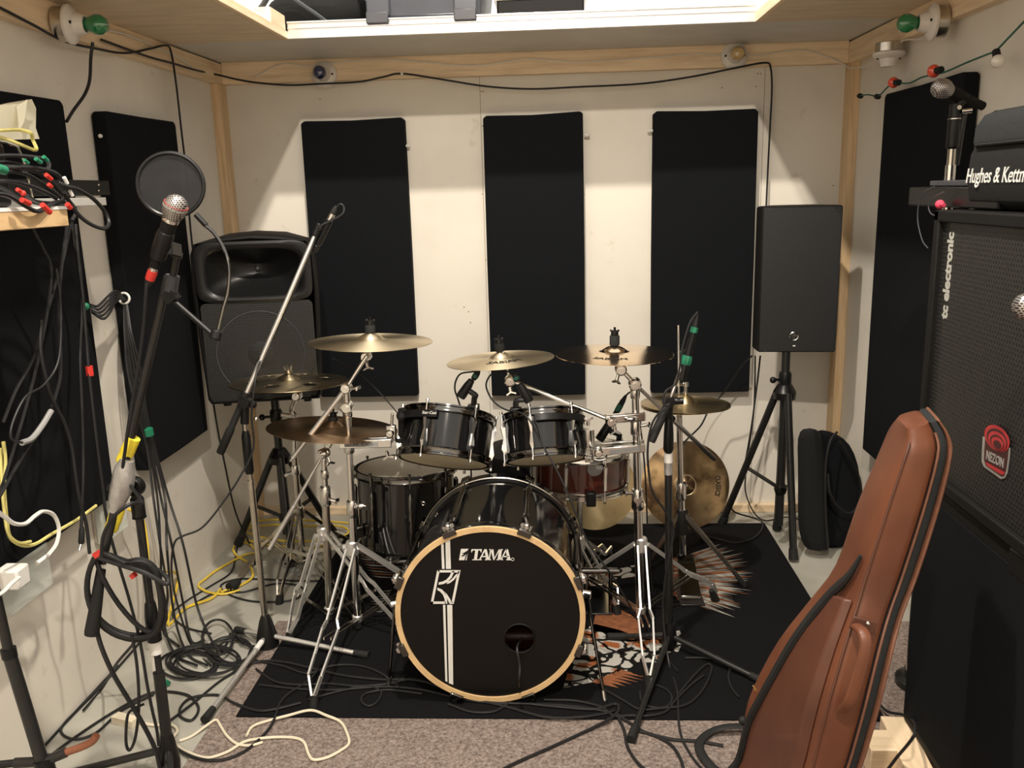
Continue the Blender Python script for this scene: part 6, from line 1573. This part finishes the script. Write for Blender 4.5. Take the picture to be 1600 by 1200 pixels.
# ------------------------------------------------------------------ floor cables
def fcab(label, pts, r=.0038, mat='cable_black', z=.0, name='floor_cable', extra=None, **k):
    P_ = []
    for i, (x, y) in enumerate(pts):
        q = FL(x, y, 0); onrug = -1.0 < q.x < .935 and q.y > 2.32; oncar = q.x > -1.1 and q.y < 2.93
        P_.append(FL(x, y, (.013 if onrug else .007 if oncar else 0)+r+.001+z))
    return cable(name, label, 'cable', P_, r, mat, extra=extra, **k)
def loops(cx_, cy_, rx, ry, turns, seed, n=12):
    rnd = random.Random(seed); out = []
    ox = oy = 0
    for i in range(turns*n+1):
        if i % n == 0: ox, oy = rnd.uniform(-8, 8), rnd.uniform(-5, 5); sc0 = rnd.uniform(.8, 1.1)
        t = 2*PI*i/n; out.append((cx_+ox+rx*sc0*math.cos(t), cy_+oy+ry*sc0*math.sin(t)))
    return out
fcab('black cable coil nearest the chrome boom stand foot, several tight loops', loops(365, 1015, 35, 22, 4, 1), z=.010, name='cable_coil', seg=4)
fcab('wide black cable coil on concrete with a green taped end', loops(298, 1035, 42, 22, 4, 2), .0042, z=.004, name='cable_coil', seg=4, extra=[('green_tape', MB().cyl(FL(254, 1063, .012), FL(263, 1068, .012), .009), 'green_tape')])
fcab('loose black cable loops between the two floor coils', loops(325, 1030, 60, 26, 3, 3), .0036, z=.014, name='cable_coil', seg=4)
fcab('small black cable ring on concrete above the floor coils', loops(345, 1000, 26, 30, 2, 4), .0036, z=.02, name='cable_coil', seg=4)
fcab('black cable trailing from left wall corner to the vocal stand base', [(67,1168),(110,1120),(160,1070),(200,1025),(215,1000),(205,985)], .004)
fcab('black cable loop on concrete in front of left wall', [(240,1085),(190,1110),(150,1145),(115,1155),(95,1140),(97,1110),(120,1085),(160,1060),(185,1040)], .004)
fcab('black cable running across concrete under the vocal stand toward the rug', [(60,1195),(120,1150),(190,1105),(240,1082),(290,1085),(310,1105),(300,1125),(283,1120),(282,1105),(300,1090),(340,1086),(365,1098),(400,1110),(430,1108),(470,1098)], .0042)
fcab('black cable crossing from the floor coil over the rug corner to the bass drum', [(260,1130),(300,1100),(350,1060),(400,1035),(440,1034),(490,1045),(540,1056),(600,1062),(650,1062),(700,1078),(740,1092),(790,1104),(850,1120),(900,1121),(945,1115),(960,1110)], .004)
fcab('black cable with several shallow bends across the rug before the left cymbal stand', [(400,1045),(430,1065),(470,1070),(510,1068),(560,1072),(610,1068),(640,1062),(690,1072),(720,1085)], .0036)
fcab('long black cable along the rug front left ending under bass drum', [(405,1070),(460,1076),(520,1078),(600,1073),(660,1078),(720,1092),(770,1098),(840,1100),(900,1104),(950,1112)], .0036)
fcab('black cable with a small round loop on the rug left of the bass drum', [(480,1093),(530,1080),(570,1072),(595,1080),(590,1096),(577,1103),(566,1098),(566,1088),(580,1081),(610,1078),(660,1084)], .0036)
fcab('black cable arching over the rug behind the cymbal stand front leg', [(400,1032),(440,1040),(480,1052),(520,1040),(560,1040),(595,1052),(625,1075)], .0036)
fcab('black cable leaving the rug corner and sweeping over carpet at the front left', [(500,1045),(480,1065),(450,1085),(437,1100),(430,1120),(415,1145),(380,1175),(340,1188),(300,1182),(265,1160),(255,1130)], .0042)
fcab('black cable looping on concrete between boom stand and left loudspeaker', [(300,945),(340,925),(380,925),(430,912),(465,915),(475,925),(455,938),(400,940),(360,930),(345,915),(370,905),(410,905),(480,908),(540,905)], .0038)
fcab('thin black cable from the wall corner past the yellow cord', [(372,840),(368,870),(360,895),(330,915),(290,940),(270,960),(290,980),(330,990)], .0036)
root = thing('plug', 'black mains plug on concrete next to the yellow cord', 'plug', FL(364, 915))
p = FL(364, 915, .018); obj('plug_body', MB().lathe([(.022, -.02), (.024, 0), (.016, .03), (.006, .045)], p, (.3, .8, .1), 12), 'black_rubber', root)
obj('prong', MB().box(tuple(p-V((.012, .034, .002))), tuple(p-V((.008, .018, -.002)))).box(tuple(p-V((-.008, .034, .002))), tuple(p-V((-.012, .018, -.002)))), 'dull_chrome', root)
tag(obj('metal_bar', MB().bar(FL(374, 902, .02), FL(398, 868, .05), .02, .004), 'dull_chrome', bev=.001), 'short flat metal bar lying by the black plug on concrete', 'metal bar')
tag(obj('flat_bar', MB().bar(FL(432, 872, .006), FL(470, 898, .006), .03, .006), 'label_grey', bev=.001), 'grey flat bar lying on concrete under the left speaker tripod', 'metal bar')
# right front
fcab('black cable from bass drum port crossing to the front of the rug', [(812,1075),(805,1090),(790,1102),(770,1112),(735,1112),(700,1100)], .0038)
fcab('black cable running from beneath bass drum toward the right boom stand', [(850,1093),(900,1095),(940,1105),(958,1118),(985,1118),(1015,1118),(1040,1112),(1055,1095),(1080,1070),(1100,1055)], .0038)
fcab('long black cable from rug edge across carpet to bottom edge of photo', [(830,1100),(880,1105),(930,1108),(962,1100),(966,1112),(950,1125),(910,1145),(860,1168),(810,1190),(780,1205)], .0045)
fcab('black cable curving on carpet beneath the right boom stand foot', [(965,1118),(975,1140),(980,1165),(995,1190),(1015,1208)], .0045)
fcab('black cable from rug edge toward the guitar bag strap', [(962,1115),(985,1130),(1010,1145),(1050,1155),(1090,1158),(1130,1165)], .0045)
fcab('black cable forming a low arch on carpet right of the stand foot', [(985,1140),(1020,1148),(1050,1165),(1065,1190),(1068,1212)], .0045)
fcab('black cable on the rug right side looping to the tripod leg', [(945,1078),(975,1095),(1000,1108),(1040,1106),(1075,1100),(1100,1075),(1112,1045),(1105,1038),(1085,1055),(1060,1085)], .0038)
fcab('black cable curling at rug right front with a hooked end', [(1070,1028),(1100,1028),(1130,1033),(1140,1045),(1138,1058),(1143,1075),(1155,1090)], .0038)
fcab('small black cable loop on the rug near the front stand leg', [(1000,1080),(1002,1095),(1015,1104),(1040,1105),(1050,1092),(1042,1078),(1025,1070)], .0036)
cable('microphone_cable', 'black cable hanging out of the port hole of the bass drum', 'cable', [W(815,998,YK0+.08), W(808,1012,YK0-.02), W(812,1040,YK0-.04), W(811,1065,YK0-.05), FL(812,1078,.02)], .0038, 'cable_black')
# cream extension cord
root = fcab('cream extension cord snaking over concrete and carpet at front left with flat socket', [(212,1128),(240,1133),(268,1133),(277,1142),(270,1155),(280,1168),(300,1178),(325,1184),(355,1175),(380,1160),(400,1155),(430,1152),(460,1153),(475,1160),(482,1178),(490,1187),(510,1184),(530,1174),(545,1162),(542,1145),(532,1128),(510,1118),(485,1110),(450,1118),(420,1126),(395,1135),(385,1150)], .0042, 'cream_cord', name='extension_cord',
     extra=[('socket_block', MB().bar(FL(180, 1121, .012), FL(212, 1129, .012), .030, .022), 'cream_cord')])
fcab('second cream cord curving from concrete beneath the chrome stand foot', [(280,1158),(300,1150),(325,1132),(338,1125),(345,1135),(355,1150),(370,1162),(390,1165),(410,1160)], .004, 'cream_cord', name='extension_cord')
# black wires right behind guitar bag
cable('power_cable', 'black cable crossing the wooden beam at the foot of the amp stack', 'cable', [FL(1372,1098,.03), FL(1388,1112,.03), FL(1420,1120,.10), XP(1430,1145,.86)+V((0,0,0)), FL(1400,1185,.10), FL(1385,1205,.05)], .004, 'cable_black')

# ------------------------------------------------------------------ light
sc = bpy.context.scene
w = bpy.data.worlds.new('world'); sc.world = w; w.use_nodes = True
bg = w.node_tree.nodes['Background']; bg.inputs[0].default_value = (1, .93, .83, 1); bg.inputs[1].default_value = 1.25
def lamp(name, loc, power, color, radius):
    l = bpy.data.lights.new(name, 'POINT'); l.energy = power; l.color = color; l.shadow_soft_size = radius
    o = bpy.data.objects.new(name, l); col.objects.link(o); o.location = loc
lamp('ceiling_bulb', (-.10, -.35, 3.69), 340, (1, .90, .77), .045)
lamp('ceiling_bulb', (-.22, 1.83, 3.69), 370, (1, .90, .77), .045)
sc.view_settings.view_transform = 'Standard'; sc.view_settings.exposure = 0; sc.view_settings.look = 'None'

# ------------------------------------------------------------------ camera
cd = bpy.data.cameras.new('camera'); cam = bpy.data.objects.new('camera', cd); col.objects.link(cam)
m = Matrix.Identity(4)
for i in range(3): m[i][0] = R2[i]; m[i][1] = U2[i]; m[i][2] = -FW[i]; m[i][3] = CAM[i]
cam.matrix_world = m
cd.sensor_width = 36; cd.lens = 36*FPX/1600; cd.clip_start = .02
sc.camera = cam
